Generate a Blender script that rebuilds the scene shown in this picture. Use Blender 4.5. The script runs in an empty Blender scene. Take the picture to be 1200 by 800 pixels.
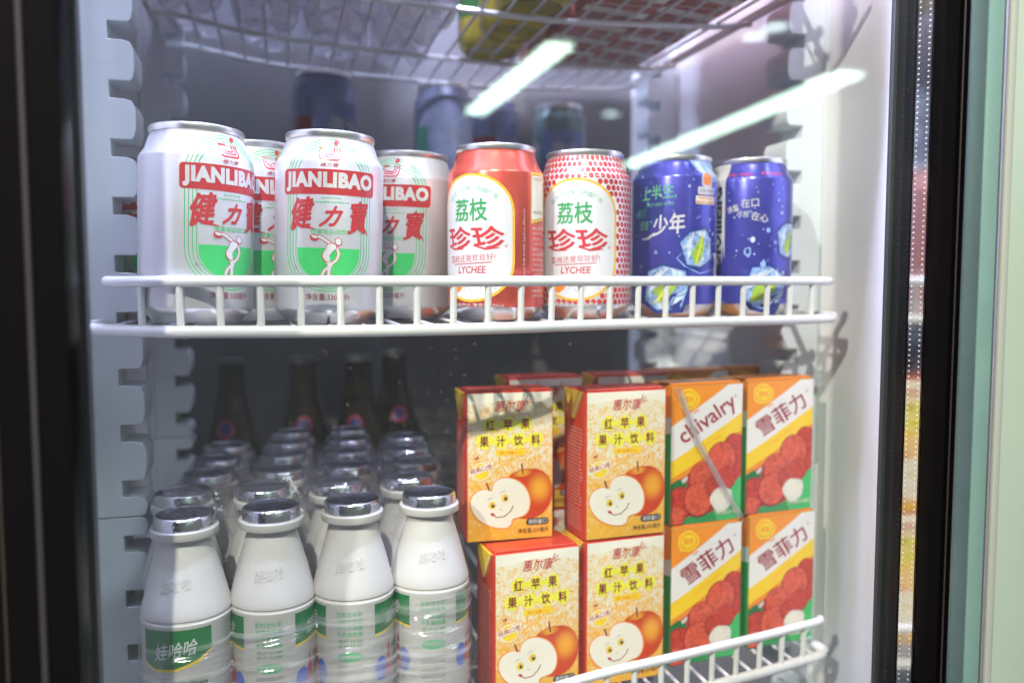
import bpy, bmesh, math, random
from mathutils import Vector, Matrix
random.seed(7)
SC = bpy.context.scene
COL = SC.collection
# ------------------------------------------------------------------ camera
YAW, PITCH, ROLL, FPX, CAMZ = math.radians(15.348), math.radians(4.102), math.radians(-0.029), 990.5, 0.02577
cam_d = bpy.data.cameras.new('camera')
cam = bpy.data.objects.new('camera', cam_d); COL.objects.link(cam); SC.camera = cam
FW = Vector((math.sin(YAW)*math.cos(PITCH), math.cos(YAW)*math.cos(PITCH), -math.sin(PITCH)))
RT = Vector((math.cos(YAW), -math.sin(YAW), 0)); UP = RT.cross(FW)
RT, UP = RT*math.cos(ROLL)+UP*math.sin(ROLL), UP*math.cos(ROLL)-RT*math.sin(ROLL)
CAM = Vector((0, 0, CAMZ))
cam.matrix_world = Matrix(((RT.x, UP.x, -FW.x, CAM.x), (RT.y, UP.y, -FW.y, CAM.y), (RT.z, UP.z, -FW.z, CAM.z), (0, 0, 0, 1)))
cam_d.sensor_width = 36; cam_d.lens = FPX/1200*36; cam_d.clip_start = .01; cam_d.clip_end = 200
cam_d.dof.use_dof = True; cam_d.dof.focus_distance = .515; cam_d.dof.aperture_fstop = 3.7; cam_d.dof.aperture_blades = 7

# ------------------------------------------------------------------ world, lamps, exposure
W = bpy.data.worlds.new('World'); SC.world = W; W.use_nodes = True
bg = W.node_tree.nodes['Background']; bg.inputs[0].default_value = (.80, .88, .94, 1); bg.inputs[1].default_value = .15

def lamp(name, kind, loc, target, energy, color, size, **k):
    d = bpy.data.lights.new(name, kind); o = bpy.data.objects.new(name, d); COL.objects.link(o)
    o.location = loc; o.rotation_euler = (Vector(target)-Vector(loc)).to_track_quat('-Z', 'Y').to_euler()
    d.energy = energy; d.color = color
    if kind == 'SPOT':
        d.shadow_soft_size = size; d.spot_size = math.radians(k.get('cone', 50)); d.spot_blend = .4
    elif kind == 'AREA':
        d.shape = 'RECTANGLE'; d.size = size; d.size_y = k.get('size_y', size)
    return o
# shop spotlights on the ceiling track, in front of and above the cooler
lamp('track_spotlight', 'SPOT', (-.36, -.98, 1.50), (.15, .55, -.02), 222, (1, .915, .82), .018)
lamp('track_spotlight', 'SPOT', (-1.45, -1.00, 1.40), (.30, .60, -.02), 235, (1, .925, .86), .025)
# cool fill added from the other side to brighten the shaded shelf standard
lamp('cool_side_fill', 'AREA', (.95, -.85, 1.60), (-.05, .55, 0), 18, (.80, .90, 1), .9, size_y=.25)
# the cooler's own cold led strip under its top panel
lamp('cooler_led_or_fill', 'AREA', (.08, .50, .60), (.08, .70, 0), 19, (.62, .64, 1), .40, size_y=.03)
lamp('cooler_led_or_fill', 'AREA', (.02, .99, .63), (.02, .985, 0), 4.4, (.56, .65, 1), .32, size_y=.02)  # added rear fill, not a seen strip: lifts the upper back wall
SC.view_settings.view_transform = 'Standard'; SC.view_settings.look = 'None'
SC.view_settings.exposure = .32; SC.view_settings.gamma = 1; SC.view_settings.use_curve_mapping = False
SC.render.engine = 'CYCLES'
cy = SC.cycles
cy.use_denoising = True; cy.use_adaptive_sampling = True; cy.adaptive_threshold = .02; cy.max_bounces = 8; cy.diffuse_bounces = 4; cy.glossy_bounces = 4; cy.transparent_max_bounces = 18
cy.transmission_bounces = 6; cy.caustics_reflective = False; cy.caustics_refractive = False; cy.sample_clamp_indirect = 6

# ------------------------------------------------------------------ pixel helpers
def ray(px, py): return FW+RT*((px-600)/FPX)-UP*((py-400)/FPX)
def at(px, py, x=None, y=None, z=None):
    d = ray(px, py)
    t = (x-CAM.x)/d.x if x is not None else (y-CAM.y)/d.y if y is not None else (z-CAM.z)/d.z
    return CAM+d*t
# ------------------------------------------------------------------ materials
MATS = {}
def mat(name, rgb, rough=.4, metal=0., coat=0., spec=.5, bump=0, bscale=200, vary=0, vscale=30, sss=0):
    if name in MATS: return MATS[name]
    m = bpy.data.materials.new(name); m.use_nodes = True; nt = m.node_tree; b = nt.nodes['Principled BSDF']
    b.inputs['Base Color'].default_value = (*rgb, 1); b.inputs['Roughness'].default_value = rough
    b.inputs['Metallic'].default_value = metal; b.inputs['Coat Weight'].default_value = coat
    b.inputs['Coat Roughness'].default_value = .08; b.inputs['Specular IOR Level'].default_value = spec
    if sss:
        b.inputs['Subsurface Weight'].default_value = sss; b.inputs['Subsurface Radius'].default_value = (.006, .005, .0045); b.inputs['Subsurface Scale'].default_value = 1
    if bump or vary:
        tc = nt.nodes.new('ShaderNodeTexCoord')
    if bump:
        n = nt.nodes.new('ShaderNodeTexNoise'); n.inputs['Scale'].default_value = bscale; n.inputs['Detail'].default_value = 3
        nt.links.new(tc.outputs['Object'], n.inputs['Vector'])
        bp = nt.nodes.new('ShaderNodeBump'); bp.inputs['Strength'].default_value = bump; bp.inputs['Distance'].default_value = .001
        nt.links.new(n.outputs['Fac'], bp.inputs['Height']); nt.links.new(bp.outputs[0], b.inputs['Normal'])
    if vary:
        n = nt.nodes.new('ShaderNodeTexNoise'); n.inputs['Scale'].default_value = vscale; n.inputs['Detail'].default_value = 5; n.inputs['Roughness'].default_value = .65
        nt.links.new(tc.outputs['Object'], n.inputs['Vector'])
        r = nt.nodes.new('ShaderNodeValToRGB'); r.color_ramp.elements[0].position = .3; r.color_ramp.elements[1].position = .7
        r.color_ramp.elements[0].color = (*[c*(1-vary) for c in rgb], 1); r.color_ramp.elements[1].color = (*[min(1, c*(1+vary*.4)) for c in rgb], 1)
        nt.links.new(n.outputs['Fac'], r.inputs[0]); nt.links.new(r.outputs[0], b.inputs['Base Color'])
    MATS[name] = m; return m

def thin_clear(name, refl0, reflp, rough, tint=(1, 1, 1), haze=0, haze_col=(.8, .8, .85), bump=0, bscale=80, crinkle=0):
    """clear sheet: transparent, mirror-like by view angle, a little milky"""
    m = bpy.data.materials.new(name); m.use_nodes = True; nt = m.node_tree; nt.nodes.clear(); N = nt.nodes.new; L = nt.links.new
    out = N('ShaderNodeOutputMaterial'); tr = N('ShaderNodeBsdfTransparent'); tr.inputs[0].default_value = (*tint, 1)
    gl = N('ShaderNodeBsdfGlossy'); gl.inputs['Roughness'].default_value = rough
    lw = N('ShaderNodeLayerWeight'); lw.inputs[0].default_value = .5
    p = N('ShaderNodeMath'); p.operation = 'POWER'; p.inputs[1].default_value = 5; L(lw.outputs['Facing'], p.inputs[0])
    ma = N('ShaderNodeMath'); ma.operation = 'MULTIPLY_ADD'; ma.inputs[1].default_value = reflp; ma.inputs[2].default_value = refl0; L(p.outputs[0], ma.inputs[0])
    mx = N('ShaderNodeMixShader'); L(ma.outputs[0], mx.inputs[0])
    if bump:
        tc = N('ShaderNodeTexCoord'); n = N('ShaderNodeTexNoise'); n.inputs['Scale'].default_value = bscale; n.inputs['Detail'].default_value = 4
        L(tc.outputs['Object'], n.inputs['Vector']); bp = N('ShaderNodeBump'); bp.inputs['Strength'].default_value = bump; bp.inputs['Distance'].default_value = .004
        L(n.outputs['Fac'], bp.inputs['Height']); L(bp.outputs[0], gl.inputs['Normal'])
    if haze:
        df = N('ShaderNodeBsdfTranslucent'); df.inputs[0].default_value = (*haze_col, 1)
        d2 = N('ShaderNodeBsdfDiffuse'); d2.inputs[0].default_value = (*haze_col, 1)
        m0 = N('ShaderNodeMixShader'); m0.inputs[0].default_value = .5; L(df.outputs[0], m0.inputs[1]); L(d2.outputs[0], m0.inputs[2])
        m2 = N('ShaderNodeMixShader'); m2.inputs[0].default_value = haze
        if crinkle:
            tc2 = N('ShaderNodeTexCoord'); n2 = N('ShaderNodeTexNoise'); n2.inputs['Scale'].default_value = 1; mp2 = N('ShaderNodeMapping'); mp2.inputs['Scale'].default_value = crinkle; L(tc2.outputs['Object'], mp2.inputs[0]); n2.inputs['Detail'].default_value = 3; n2.inputs['Distortion'].default_value = .6; L(mp2.outputs[0], n2.inputs['Vector'])
            r2 = N('ShaderNodeMapRange'); r2.inputs[1].default_value = .45; r2.inputs[2].default_value = .70; r2.inputs[3].default_value = haze*.12; r2.inputs[4].default_value = min(1, haze*2); L(n2.outputs['Fac'], r2.inputs[0]); L(r2.outputs[0], m2.inputs[0])
        L(tr.outputs[0], m2.inputs[1]); L(m0.outputs[0], m2.inputs[2]); L(m2.outputs[0], mx.inputs[1])
    else: L(tr.outputs[0], mx.inputs[1])
    L(gl.outputs[0], mx.inputs[2]); L(mx.outputs[0], out.inputs[0]); MATS[name] = m; return m

def emit(name, rgb, s):
    m = bpy.data.materials.new(name); m.use_nodes = True; b = m.node_tree.nodes['Principled BSDF']
    b.inputs['Base Color'].default_value = (*rgb, 1); b.inputs['Emission Color'].default_value = (*rgb, 1); b.inputs['Emission Strength'].default_value = s; return m

# ------------------------------------------------------------------ mesh helpers
class MB:
    def __init__(s): s.v = []; s.f = []; s.m = []; s.sm = []
    def add(s, verts, faces, mi=0, smooth=False):
        o = len(s.v); s.v += [tuple(v) for v in verts]
        for f in faces: s.f.append(tuple(i+o for i in f)); s.m.append(mi); s.sm.append(smooth)
        return s
    def box(s, x0, x1, y0, y1, z0, z1, mi=0):
        v = [(x, y, z) for z in (z0, z1) for y in (y0, y1) for x in (x0, x1)]
        return s.add(v, [(0, 2, 3, 1), (4, 5, 7, 6), (0, 1, 5, 4), (2, 6, 7, 3), (0, 4, 6, 2), (1, 3, 7, 5)], mi)
    def rbox(s, x0, x1, y0, y1, z0, z1, r, seg=2, mi=0):
        bm = bmesh.new(); bmesh.ops.create_cube(bm, size=1)
        for v in bm.verts: v.co = Vector((x0+(v.co.x+.5)*(x1-x0), y0+(v.co.y+.5)*(y1-y0), z0+(v.co.z+.5)*(z1-z0)))
        bmesh.ops.bevel(bm, geom=list(bm.edges), offset=r, segments=seg, profile=.5, affect='EDGES')
        s.add([v.co.copy() for v in bm.verts], [[v.index for v in f.verts] for f in bm.faces] if not bm.verts.index_update() else [], mi, seg > 1); bm.free(); return s
    def tube(s, pts, r, n=8, mi=0, caps=True):
        pts = [Vector(p) for p in pts]; V = []; F = []
        for i, p in enumerate(pts):
            t = (pts[min(i+1, len(pts)-1)]-pts[max(i-1, 0)]).normalized()
            a = t.cross(Vector((0, 0, 1)));  a = a if a.length > .05 else t.cross(Vector((0, 1, 0))); a.normalize(); b = t.cross(a)
            V += [p+(a*math.cos(2*math.pi*k/n)+b*math.sin(2*math.pi*k/n))*r for k in range(n)]
        for i in range(len(pts)-1):
            for k in range(n): F.append((i*n+k, i*n+(k+1) % n, (i+1)*n+(k+1) % n, (i+1)*n+k))
        if caps:
            F.append(tuple(range(n))[::-1]); F.append(tuple((len(pts)-1)*n+k for k in range(n)))
        return s.add(V, F, mi, True)
    def lathe(s, prof, n=48, mi=0, smooth=True):
        V = []; F = []
        for r, z in prof: V += [(r*math.sin(2*math.pi*k/n), -r*math.cos(2*math.pi*k/n), z) for k in range(n)]
        for i in range(len(prof)-1):
            for k in range(n): F.append((i*n+k, i*n+(k+1) % n, (i+1)*n+(k+1) % n, (i+1)*n+k))
        return s.add(V, F, mi, smooth)
    def prism(s, poly, y0, y1, mi=0):
        """poly of (x,z) extruded in y"""
        n = len(poly); V = [(x, y0, z) for x, z in poly]+[(x, y1, z) for x, z in poly]
        return s.add(V, [tuple(range(n)), tuple(range(2*n-1, n-1, -1))]+[(i, i+n, (i+1) % n+n, (i+1) % n) for i in range(n)], mi)
    def mesh(s, name, mats):
        me = bpy.data.meshes.new(name); me.from_pydata(s.v, [], s.f)
        for m in (mats if isinstance(mats, (list, tuple)) else [mats]): me.materials.append(m)
        me.polygons.foreach_set('material_index', s.m); me.polygons.foreach_set('use_smooth', s.sm); me.update()
        bm = bmesh.new(); bm.from_mesh(me); bmesh.ops.recalc_face_normals(bm, faces=bm.faces); bm.to_mesh(me); bm.free()
        return me
    def build(s, name, mats, parent=None, bevel=0, auto=35):
        me = s.mesh(name, mats); return link(name, me, parent, bevel, auto)
def link(name, me, parent=None, bevel=0, auto=35):
    o = bpy.data.objects.new(name, me); COL.objects.link(o)
    if parent: o.parent = parent
    if auto and me:
        for e in me.edges: pass
        try: me.set_sharp_from_angle(angle=math.radians(auto))
        except Exception: pass
    if bevel:
        b = o.modifiers.new('bevel', 'BEVEL'); b.width = bevel; b.segments = 3; b.limit_method = 'ANGLE'; b.angle_limit = math.radians(40)
    return o
def tag(o, label=None, cat=None, group=None, kind=None):
    for k, v in (('label', label), ('category', cat), ('group', group), ('kind', kind)):
        if v: o[k] = v
    return o
def thing(name, loc, rz=0):
    o = bpy.data.objects.new(name, None); COL.objects.link(o); o.location = loc; o.rotation_euler = (0, 0, rz); o.empty_display_size = .02; return o
def dup(o, parent=None):
    c = o.copy(); COL.objects.link(c); c.parent = parent
    for ch in list(o.children): dup(ch, c)
    return c
def put(proto, first, loc, rz, label, cat, group=None, rx=0, ry=0):
    o = proto if first else dup(proto)
    o.location = loc; o.rotation_euler = (rx, ry, rz); tag(o, label, cat, group); return o

# ------------------------------------------------------------------ flat print (lettering and artwork on packaging); units here: millimetres
_tx = bpy.data.curves.new('lettering', 'FONT'); _to = bpy.data.objects.new('lettering', _tx); COL.objects.link(_to)
_cache = {}
def glyphs(body, bold=0, shear=0, res=2, space=1.):
    key = (body, bold, shear, res, space)
    if key not in _cache:
        _tx.body = body; _tx.offset = bold; _tx.shear = shear; _tx.resolution_u = res; _tx.space_character = space; _tx.size = 1; _tx.space_line = .9
        dg = bpy.context.evaluated_depsgraph_get(); dg.update(); ev = _to.evaluated_get(dg); me = ev.to_mesh()
        V = [(v.co.x, v.co.y) for v in me.vertices]; F = [tuple(p.vertices) for p in me.polygons]; ev.to_mesh_clear()
        x0 = min(v[0] for v in V); x1 = max(v[0] for v in V); y0 = min(v[1] for v in V); y1 = max(v[1] for v in V)
        _cache[key] = ([((x-x0)/(x1-x0)-.5, (y-y0)/(y1-y0)-.5) for x, y in V], F)
    return _cache[key]
class Print:
    def __init__(s): s.items = []; s.cols = []
    def ci(s, c):
        if c not in s.cols: s.cols.append(c)
        return s.cols.index(c)
    def raw(s, V, F, c, layer): s.items.append((V, F, s.ci(c), layer)); return s
    def poly(s, pts, c, layer=1):
        from mathutils.geometry import tessellate_polygon
        T = tessellate_polygon([[Vector((x, y, 0)) for x, y in pts]]); return s.raw(list(pts), [tuple(t) for t in T], c, layer)
    def rect(s, x0, x1, y0, y1, c, layer=1): return s.raw([(x0, y0), (x1, y0), (x1, y1), (x0, y1)], [(0, 1, 2, 3)], c, layer)
    def disc(s, cx, cy, rx, ry, c, layer=1, n=24, rot=0, wob=0):
        P = []
        for k in range(n):
            a = 2*math.pi*k/n; w = 1+wob*math.sin(3*a+cx)+wob*.7*math.sin(5*a+cy); x = rx*w*math.cos(a); y = ry*w*math.sin(a)
            P.append((cx+x*math.cos(rot)-y*math.sin(rot), cy+x*math.sin(rot)+y*math.cos(rot)))
        return s.raw(P+[(cx, cy)], [(k, (k+1) % n, n) for k in range(n)], c, layer)
    def rrect(s, x0, x1, y0, y1, r, c, layer=1): return s.poly(rr(x0, x1, y0, y1, r), c, layer)
    def stroke(s, pts, w, c, layer=1, closed=False, taper=False):
        P = [Vector(p) for p in pts]; n = len(P); V = []; F = []
        for i, p in enumerate(P):
            a = P[(i-1) % n] if closed or i > 0 else p; b = P[(i+1) % n] if closed or i < n-1 else p
            t = (b-a).normalized(); k = Vector((-t.y, t.x))*w/2
            if taper: k *= .15+.85*math.sin(math.pi*(i+.3)/(n-.4))
            V += [tuple(p+k), tuple(p-k)]
        for i in range(n if closed else n-1):
            j = (i+1) % n; F.append((2*i, 2*i+1, 2*j+1, 2*j))
        return s.raw(V, F, c, layer)
    def text(s, body, cx, cy, w, h, c, layer=2, bold=.0, shear=0, rot=0, res=2, arc=0, space=1.):
        if any(ord(ch) > 0x2e80 for ch in body) and bold > 0:
            # heavier strokes for these scripts: the same glyphs laid again a hair to each side
            if bold > .009:
                b = bold*h*.62; q = b*.7
                for i, (dx, dy) in enumerate(((b, 0), (-b, 0), (0, b), (0, -b), (q, q), (-q, q), (q, -q), (-q, -q))):
                    if i > 3 and bold < .02: break
                    s.text(body, cx+dx, cy+dy, w-2*b, h-2*b, c, layer+.11*(i+1), 0, shear, rot, res, arc, space)
            bold = 0
        V, F = glyphs(body, bold, shear, res, space); ca, sa = math.cos(rot), math.sin(rot); O = []
        for x, y in V:
            x *= w; y *= h
            if arc:  # arc radius: text bent on a circle, positive bends up in the middle
                a = x/arc; x, y = (arc+y)*math.sin(a), (arc+y)*math.cos(a)-arc
            O.append((cx+x*ca-y*sa, cy+x*sa+y*ca))
        return s.raw(O, F, c, layer)
    def build(s, name, parent, fn, slices=None, vcuts=(), step=.05):
        bm = bmesh.new()
        for V, F, ci, l in s.items:
            vs = [bm.verts.new((x, y, l)) for x, y in V]
            for f in F:
                try: fc = bm.faces.new([vs[i] for i in f]); fc.material_index = ci
                except ValueError: pass
        if slices:
            xs = [v.co.x for v in bm.verts]; x = (math.floor(min(xs)/slices)+1)*slices
            while x < max(xs):
                bmesh.ops.bisect_plane(bm, geom=bm.verts[:]+bm.edges[:]+bm.faces[:], plane_co=(x, 0, 0), plane_no=(1, 0, 0), dist=1e-5); x += slices
            for y in vcuts: bmesh.ops.bisect_plane(bm, geom=bm.verts[:]+bm.edges[:]+bm.faces[:], plane_co=(0, y, 0), plane_no=(0, 1, 0), dist=1e-5)
        bmesh.ops.recalc_face_normals(bm, faces=bm.faces)
        for v in bm.verts: v.co = fn(v.co.x*.001, v.co.y*.001, v.co.z*step*.001)
        me = bpy.data.meshes.new(name); bm.to_mesh(me); bm.free()
        for c in s.cols: me.materials.append(INK[c] if c in INK else MATS[c])
        for p in me.polygons: p.use_smooth = False
        return link(name, me, parent, 0, 0)
def rr(x0, x1, y0, y1, r, n=6):
    P = []
    for cx, cy, a0 in ((x1-r, y1-r, 0), (x0+r, y1-r, 90), (x0+r, y0+r, 180), (x1-r, y0+r, 270)):
        P += [(cx+r*math.cos(math.radians(a0+90*k/n)), cy+r*math.sin(math.radians(a0+90*k/n))) for k in range(n+1)]
    return P
INK = {}
def ink(n, rgb, rough=.3, coat=.3, vary=0, vscale=200, metal=0): INK[n] = mat('ink_'+n, rgb, rough, metal, coat, vary=vary, vscale=vscale)
for n, c in dict(white=(.63, .62, .62), red=(.50, .035, .04), green=(.05, .50, .13), dkgreen=(.015, .17, .05), yellow=(.90, .60, .02), dkred=(.33, .015, .03), orange=(.85, .23, .02),
                 black=(.03, .025, .03), lemon=(.86, .80, .06), cream=(.84, .79, .66), pink=(.75, .06, .22), midgreen=(.03, .30, .08), softgreen=(.14, .46, .24), blue=(.05, .12, .55),
                 grey=(.35, .35, .36), canred=(.47, .03, .03), navy=(.02, .02, .11), leaf=(.36, .55, .06), ice=(.30, .46, .78), icewhite=(.62, .75, .90), mint=(.07, .36, .25), deep=(.02, .035, .22), wine=(.22, .012, .03)).items(): ink(n, c)
ink('fruit', (.66, .06, .03), vary=.6, vscale=420); ink('fruit2', (.78, .115, .055), vary=.55, vscale=380); ink('pulp', (.80, .78, .68), vary=.15, vscale=300)
def grad_ink(name, cx, cz, rad, inner, outer, sx=1.):
    """print with a round colour blend, centre in the print's own millimetres"""
    m = mat('ink_'+name, outer, .3, coat=.3); nt = m.node_tree; N = nt.nodes.new; L = nt.links.new
    tc = N('ShaderNodeTexCoord'); mp = N('ShaderNodeMapping'); mp.inputs['Scale'].default_value = (1000/rad*sx, 0, 1000/rad); mp.inputs['Location'].default_value = (-cx/rad*sx, 0, -cz/rad)
    ln = N('ShaderNodeVectorMath'); ln.operation = 'LENGTH'; r = N('ShaderNodeValToRGB'); r.color_ramp.interpolation = 'EASE'
    r.color_ramp.elements[0].color = (*inner, 1); r.color_ramp.elements[1].color = (*outer, 1); r.color_ramp.elements[0].position = .12
    L(tc.outputs['Object'], mp.inputs[0]); L(mp.outputs[0], ln.inputs[0]); L(ln.outputs['Value'], r.inputs[0]); L(r.outputs[0], nt.nodes['Principled BSDF'].inputs['Base Color']); INK[name] = m
ink('ice2', (.30, .46, .78), vary=.65, vscale=260); ink('icewhite2', (.62, .75, .90), vary=.45, vscale=300); ink('leaf2', (.36, .55, .06), vary=.5, vscale=220)
grad_ink('applered', 63*.70-31.5+8.5, 105.5*.315+3, 14, (.86, .38, .03), (.60, .055, .012), 1.2)
grad_ink('appletop', 63*.70-31.5-4, 105.5*.315+14.5, 8, (.80, .36, .03), (.62, .09, .015))
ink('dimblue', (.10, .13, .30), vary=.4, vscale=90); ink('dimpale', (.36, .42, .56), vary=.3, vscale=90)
ink('cartonwhite', (.80, .775, .75))
ink('cangold', (.80, .45, .02), vary=.1)

M_WALL = mat('white_liner', (.80, .785, .78), .42, bump=.05, bscale=900, vary=.05, vscale=8)
M_STD = mat('standard_plastic', (.74, .79, .82), .33, bump=.04, bscale=1500, vary=.06, vscale=25, sss=.0)
M_WIRE = mat('wire_coating', (.74, .74, .73), .28, coat=.4, bump=.10, bscale=700, vary=.06, vscale=60)
M_ALU = mat('can_aluminium', (.86, .85, .83), .32, metal=1, bump=.03, bscale=600)
M_FRAME = mat('black_door_frame', (.004, .0036, .004), .3, spec=.05, bump=.05, bscale=120)
M_GASK = mat('black_gasket', (.02, .022, .022), .6, bump=.2, bscale=800)
M_SPACER = mat('spacer_aluminium', (.80, .79, .77), .10, metal=1)
M_HOLE = mat('spacer_bead', (.92, .92, .90), .5)
M_GLASS_IN = thin_clear('door_glass_inner', .040, .9, .012, (.975, .985, .98))
M_GLASS = thin_clear('door_glass', .040, .9, .02, (.975, .985, .98), haze=.005, haze_col=(.8, .8, .85), bump=.02, bscale=6, crinkle=(9, 9, 5))

# ================================================================== COOLER
XL, XR, YB, ZT, ZB = -.128, .443, 1.03, .66, -.62
cooler = tag(thing('beverage_cooler', (.15, .7, ZB)), 'white lined glass door beverage cooler with black door frame', 'cooler')
def cpart(mb, name, mats, parent=None, **k):
    p = parent or cooler
    o = mb.build(name, mats, p, **k)
    base = Vector(cooler.location)
    if p is cooler: o.location = -base
    return o
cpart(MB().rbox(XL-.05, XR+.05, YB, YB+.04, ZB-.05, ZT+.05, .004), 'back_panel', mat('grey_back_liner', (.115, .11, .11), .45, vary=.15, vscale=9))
cpart(MB().box(XL-.05, XL, .438, YB, ZB, ZT), 'side_panel', M_WALL)
cpart(MB().box(XR, XR+.05, .438, YB, ZB, ZT), 'side_panel', M_WALL)
cpart(MB().box(XL-.05, XR+.05, .438, YB, ZT, ZT+.05), 'top_panel', M_WALL)
cpart(MB().box(XL-.05, XR+.05, .438, YB, ZB-.05, ZB), 'floor_panel', M_WALL)
# toothed shelf standards
PITCH_T, NOTCH = .0372, .0112
def standard_mesh(z0, z1, phase):
    root, mid, tip, r = 0, .019, .0345, .0045
    pts = [(root, z0), (mid, z0)]
    z = z0
    k = math.floor((z0-phase)/PITCH_T)
    while True:
        n0 = phase+k*PITCH_T; n1 = n0+NOTCH; t1 = n0+PITCH_T
        a, b = max(n1, z0), min(t1, z1)
        if a >= z1: break
        if b > a+.004:
            q = min(r, (b-a)/3.4)
            pts += [(mid, a), (tip-.001-q*.4, a), (tip-.001, a+q*.5), (tip, a+q*1.6), (tip, b-q*1.4), (tip-q*.5, b-q*.3), (tip-q*1.5, b), (mid, b)]
        if t1 >= z1: break
        k += 1
    pts += [(mid, z1), (root, z1)]
    out = []
    for p in pts:
        if not out or (abs(p[0]-out[-1][0])+abs(p[1]-out[-1][1])) > 1e-5: out.append(p)
    mb = MB().prism(out, 0, .034)
    mb.rbox(-.006, .0, -.003, .010, z0, z1, .001, 1)
    return mb.mesh('shelf_standard', M_STD)
# notch phase from the photograph: notch centre at pixel row 373 on the front face
PH = at(140, 309, y=.60).z-NOTCH/2
ZS = at(140, 606, y=.60).z
seg = [standard_mesh(ZB+.02, ZS-.0006, PH), standard_mesh(ZS, ZT-.02, PH)]
for sx, xw, yy in ((1, XL+.006, .60), (1, XL+.006, .90), (-1, XR-.001, .625), (-1, XR-.001, .90)):
    for me in seg:
        o = link('shelf_standard', me, cooler, .0013); o.location = Vector((xw, yy, 0))-Vector(cooler.location); o.scale.x = sx
# door: frame, double pane, spacer
GY0, GY1 = .404, .4165
door = tag(thing('door', (0, 0, 0)), None); door.parent = cooler; door.location = -Vector(cooler.location)
def dpart(mb, name, mats, **k): return mb.build(name, mats, door, **k)
dpart(MB().rbox(-.26, -.0862, .392, .428, ZB, ZT, .0015), 'door_frame', M_FRAME)
dpart(MB().rbox(-.1012, -.0985, .3905, .393, ZB, ZT, .0006, 1), 'frame_bead', mat('bead_grey', (.03, .028, .03), .4, spec=.2))
dpart(MB().rbox(-.1145, -.1137, .3912, .393, ZB, ZT, .0003, 1), 'frame_bead', mat('bead_brown', (.05, .042, .035), .4, spec=.2))
dpart(MB().rbox(.3535, .3815, .393, .403, ZB, ZT, .0015), 'door_frame', M_FRAME)
dpart(MB().rbox(.3568, .3815, .403, .428, ZB, ZT, .001), 'door_frame', M_FRAME)
dpart(MB().rbox(.3655, .3665, .3922, .394, ZB, ZT, .0004, 1), 'frame_bead', mat('bead_brown', (.05, .042, .035), .4, spec=.2))
dpart(MB().rbox(-.26, .3815, .393, .428, ZT, ZT+.05, .0015), 'door_frame', M_FRAME)
dpart(MB().rbox(-.26, .3815, .393, .428, ZB-.05, ZB, .0015), 'door_frame', M_FRAME)
dpart(MB().rbox(.3632, .41, .445, .449, ZB, ZT, .001), 'gasket', M_GASK)
dpart(MB().box(-.0860, -.0845, GY1+.0035, .4285, ZB, ZT), 'gasket', M_GASK)
sp = MB().box(.3551, .3566, GY0+.0005, GY1-.0005, ZB, ZT)
spo = dpart(sp, 'spacer_bar', M_SPACER)
hb = MB(); z = ZB+.1
while z < ZT-.1:
    for yy in (GY0+.0024, GY1-.0024):
        hb.add([(.3550, yy+a, z+b) for a, b in ((-.0006, -.0003), (.0006, -.0003), (.0006, .0004), (-.0006, .0004))], [(0, 1, 2, 3)])
    z += .0031
tag(hb.build('perforation', M_HOLE, spo), kind='stuff')
for y0 in (GY0-.0035, GY1):
    dpart(MB().box(-.0862, .3535 if y0 < GY0 else .3568, y0, y0+.0033, ZB, ZT), 'glass_pane', M_GLASS if y0 < GY0 else M_GLASS_IN)
# ================================================================== neighbouring glass door, standing ajar in front of the frame
nb = tag(thing('neighbouring_door', (at(1150, 400, y=.372).x, .372, ZB)), 'pale green glass door edge with aluminium trim beside the black frame', 'door')
def strip(p0, p1, dy, name, m, th=.0028):
    x0 = at(p0, 400, y=.372).x; x1 = at(p1, 400, y=.372).x
    o = MB().rbox(x0, x1, .372+dy, .372+dy+th, ZB, ZT, .0008).build(name, m, nb); o.location = -Vector(nb.location)
strip(1129, 1146, .001, 'trim_strip', mat('teal_aluminium', (.09, .14, .14), .35, metal=.3, vary=.2, vscale=12))
strip(1146.2, 1168, .003, 'glass_edge', mat('green_glass_edge', (.14, .24, .21), .25, vary=.18, vscale=9))
strip(1168.2, 1172, .004, 'seal', mat('dark_seal', (.05, .08, .07), .5))
strip(1172.2, 1180, .001, 'trim_strip', mat('pale_trim', (.28, .30, .26), .4))
strip(1180.2, 1300, .002, 'glass_panel', mat('pale_green_panel', (.27, .34, .27), .3, vary=.08, vscale=6))

# ================================================================== SHELVES
RAIL = [(-.107, .552), (-.062, .514), (-.013, .5005), (.034, .493), (.084, .4935), (.137, .501), (.20, .519), (.273, .532), (.340, .5445), (.402, .558)]
def spline(P, n=6):
    out = []
    for i in range(len(P)-1):
        p = [Vector(P[max(0, min(len(P)-1, i+k))]) for k in (-1, 0, 1, 2)]
        for j in range(n):
            t = j/n; out.append(.5*((2*p[1])+(p[2]-p[0])*t+(2*p[0]-5*p[1]+4*p[2]-p[3])*t*t+(3*p[1]-p[0]-3*p[2]+p[3])*t**3))
    out.append(Vector(P[-1])); return out
CURVE = spline(RAIL)
def rail_y(x):
    if x <= CURVE[0].x: return CURVE[0].y
    for a, b in zip(CURVE, CURVE[1:]):
        if a.x <= x <= b.x: return a.y+(b.y-a.y)*(x-a.x)/(b.x-a.x)
    return CURVE[-1].y
RT_H = .0285
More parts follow.
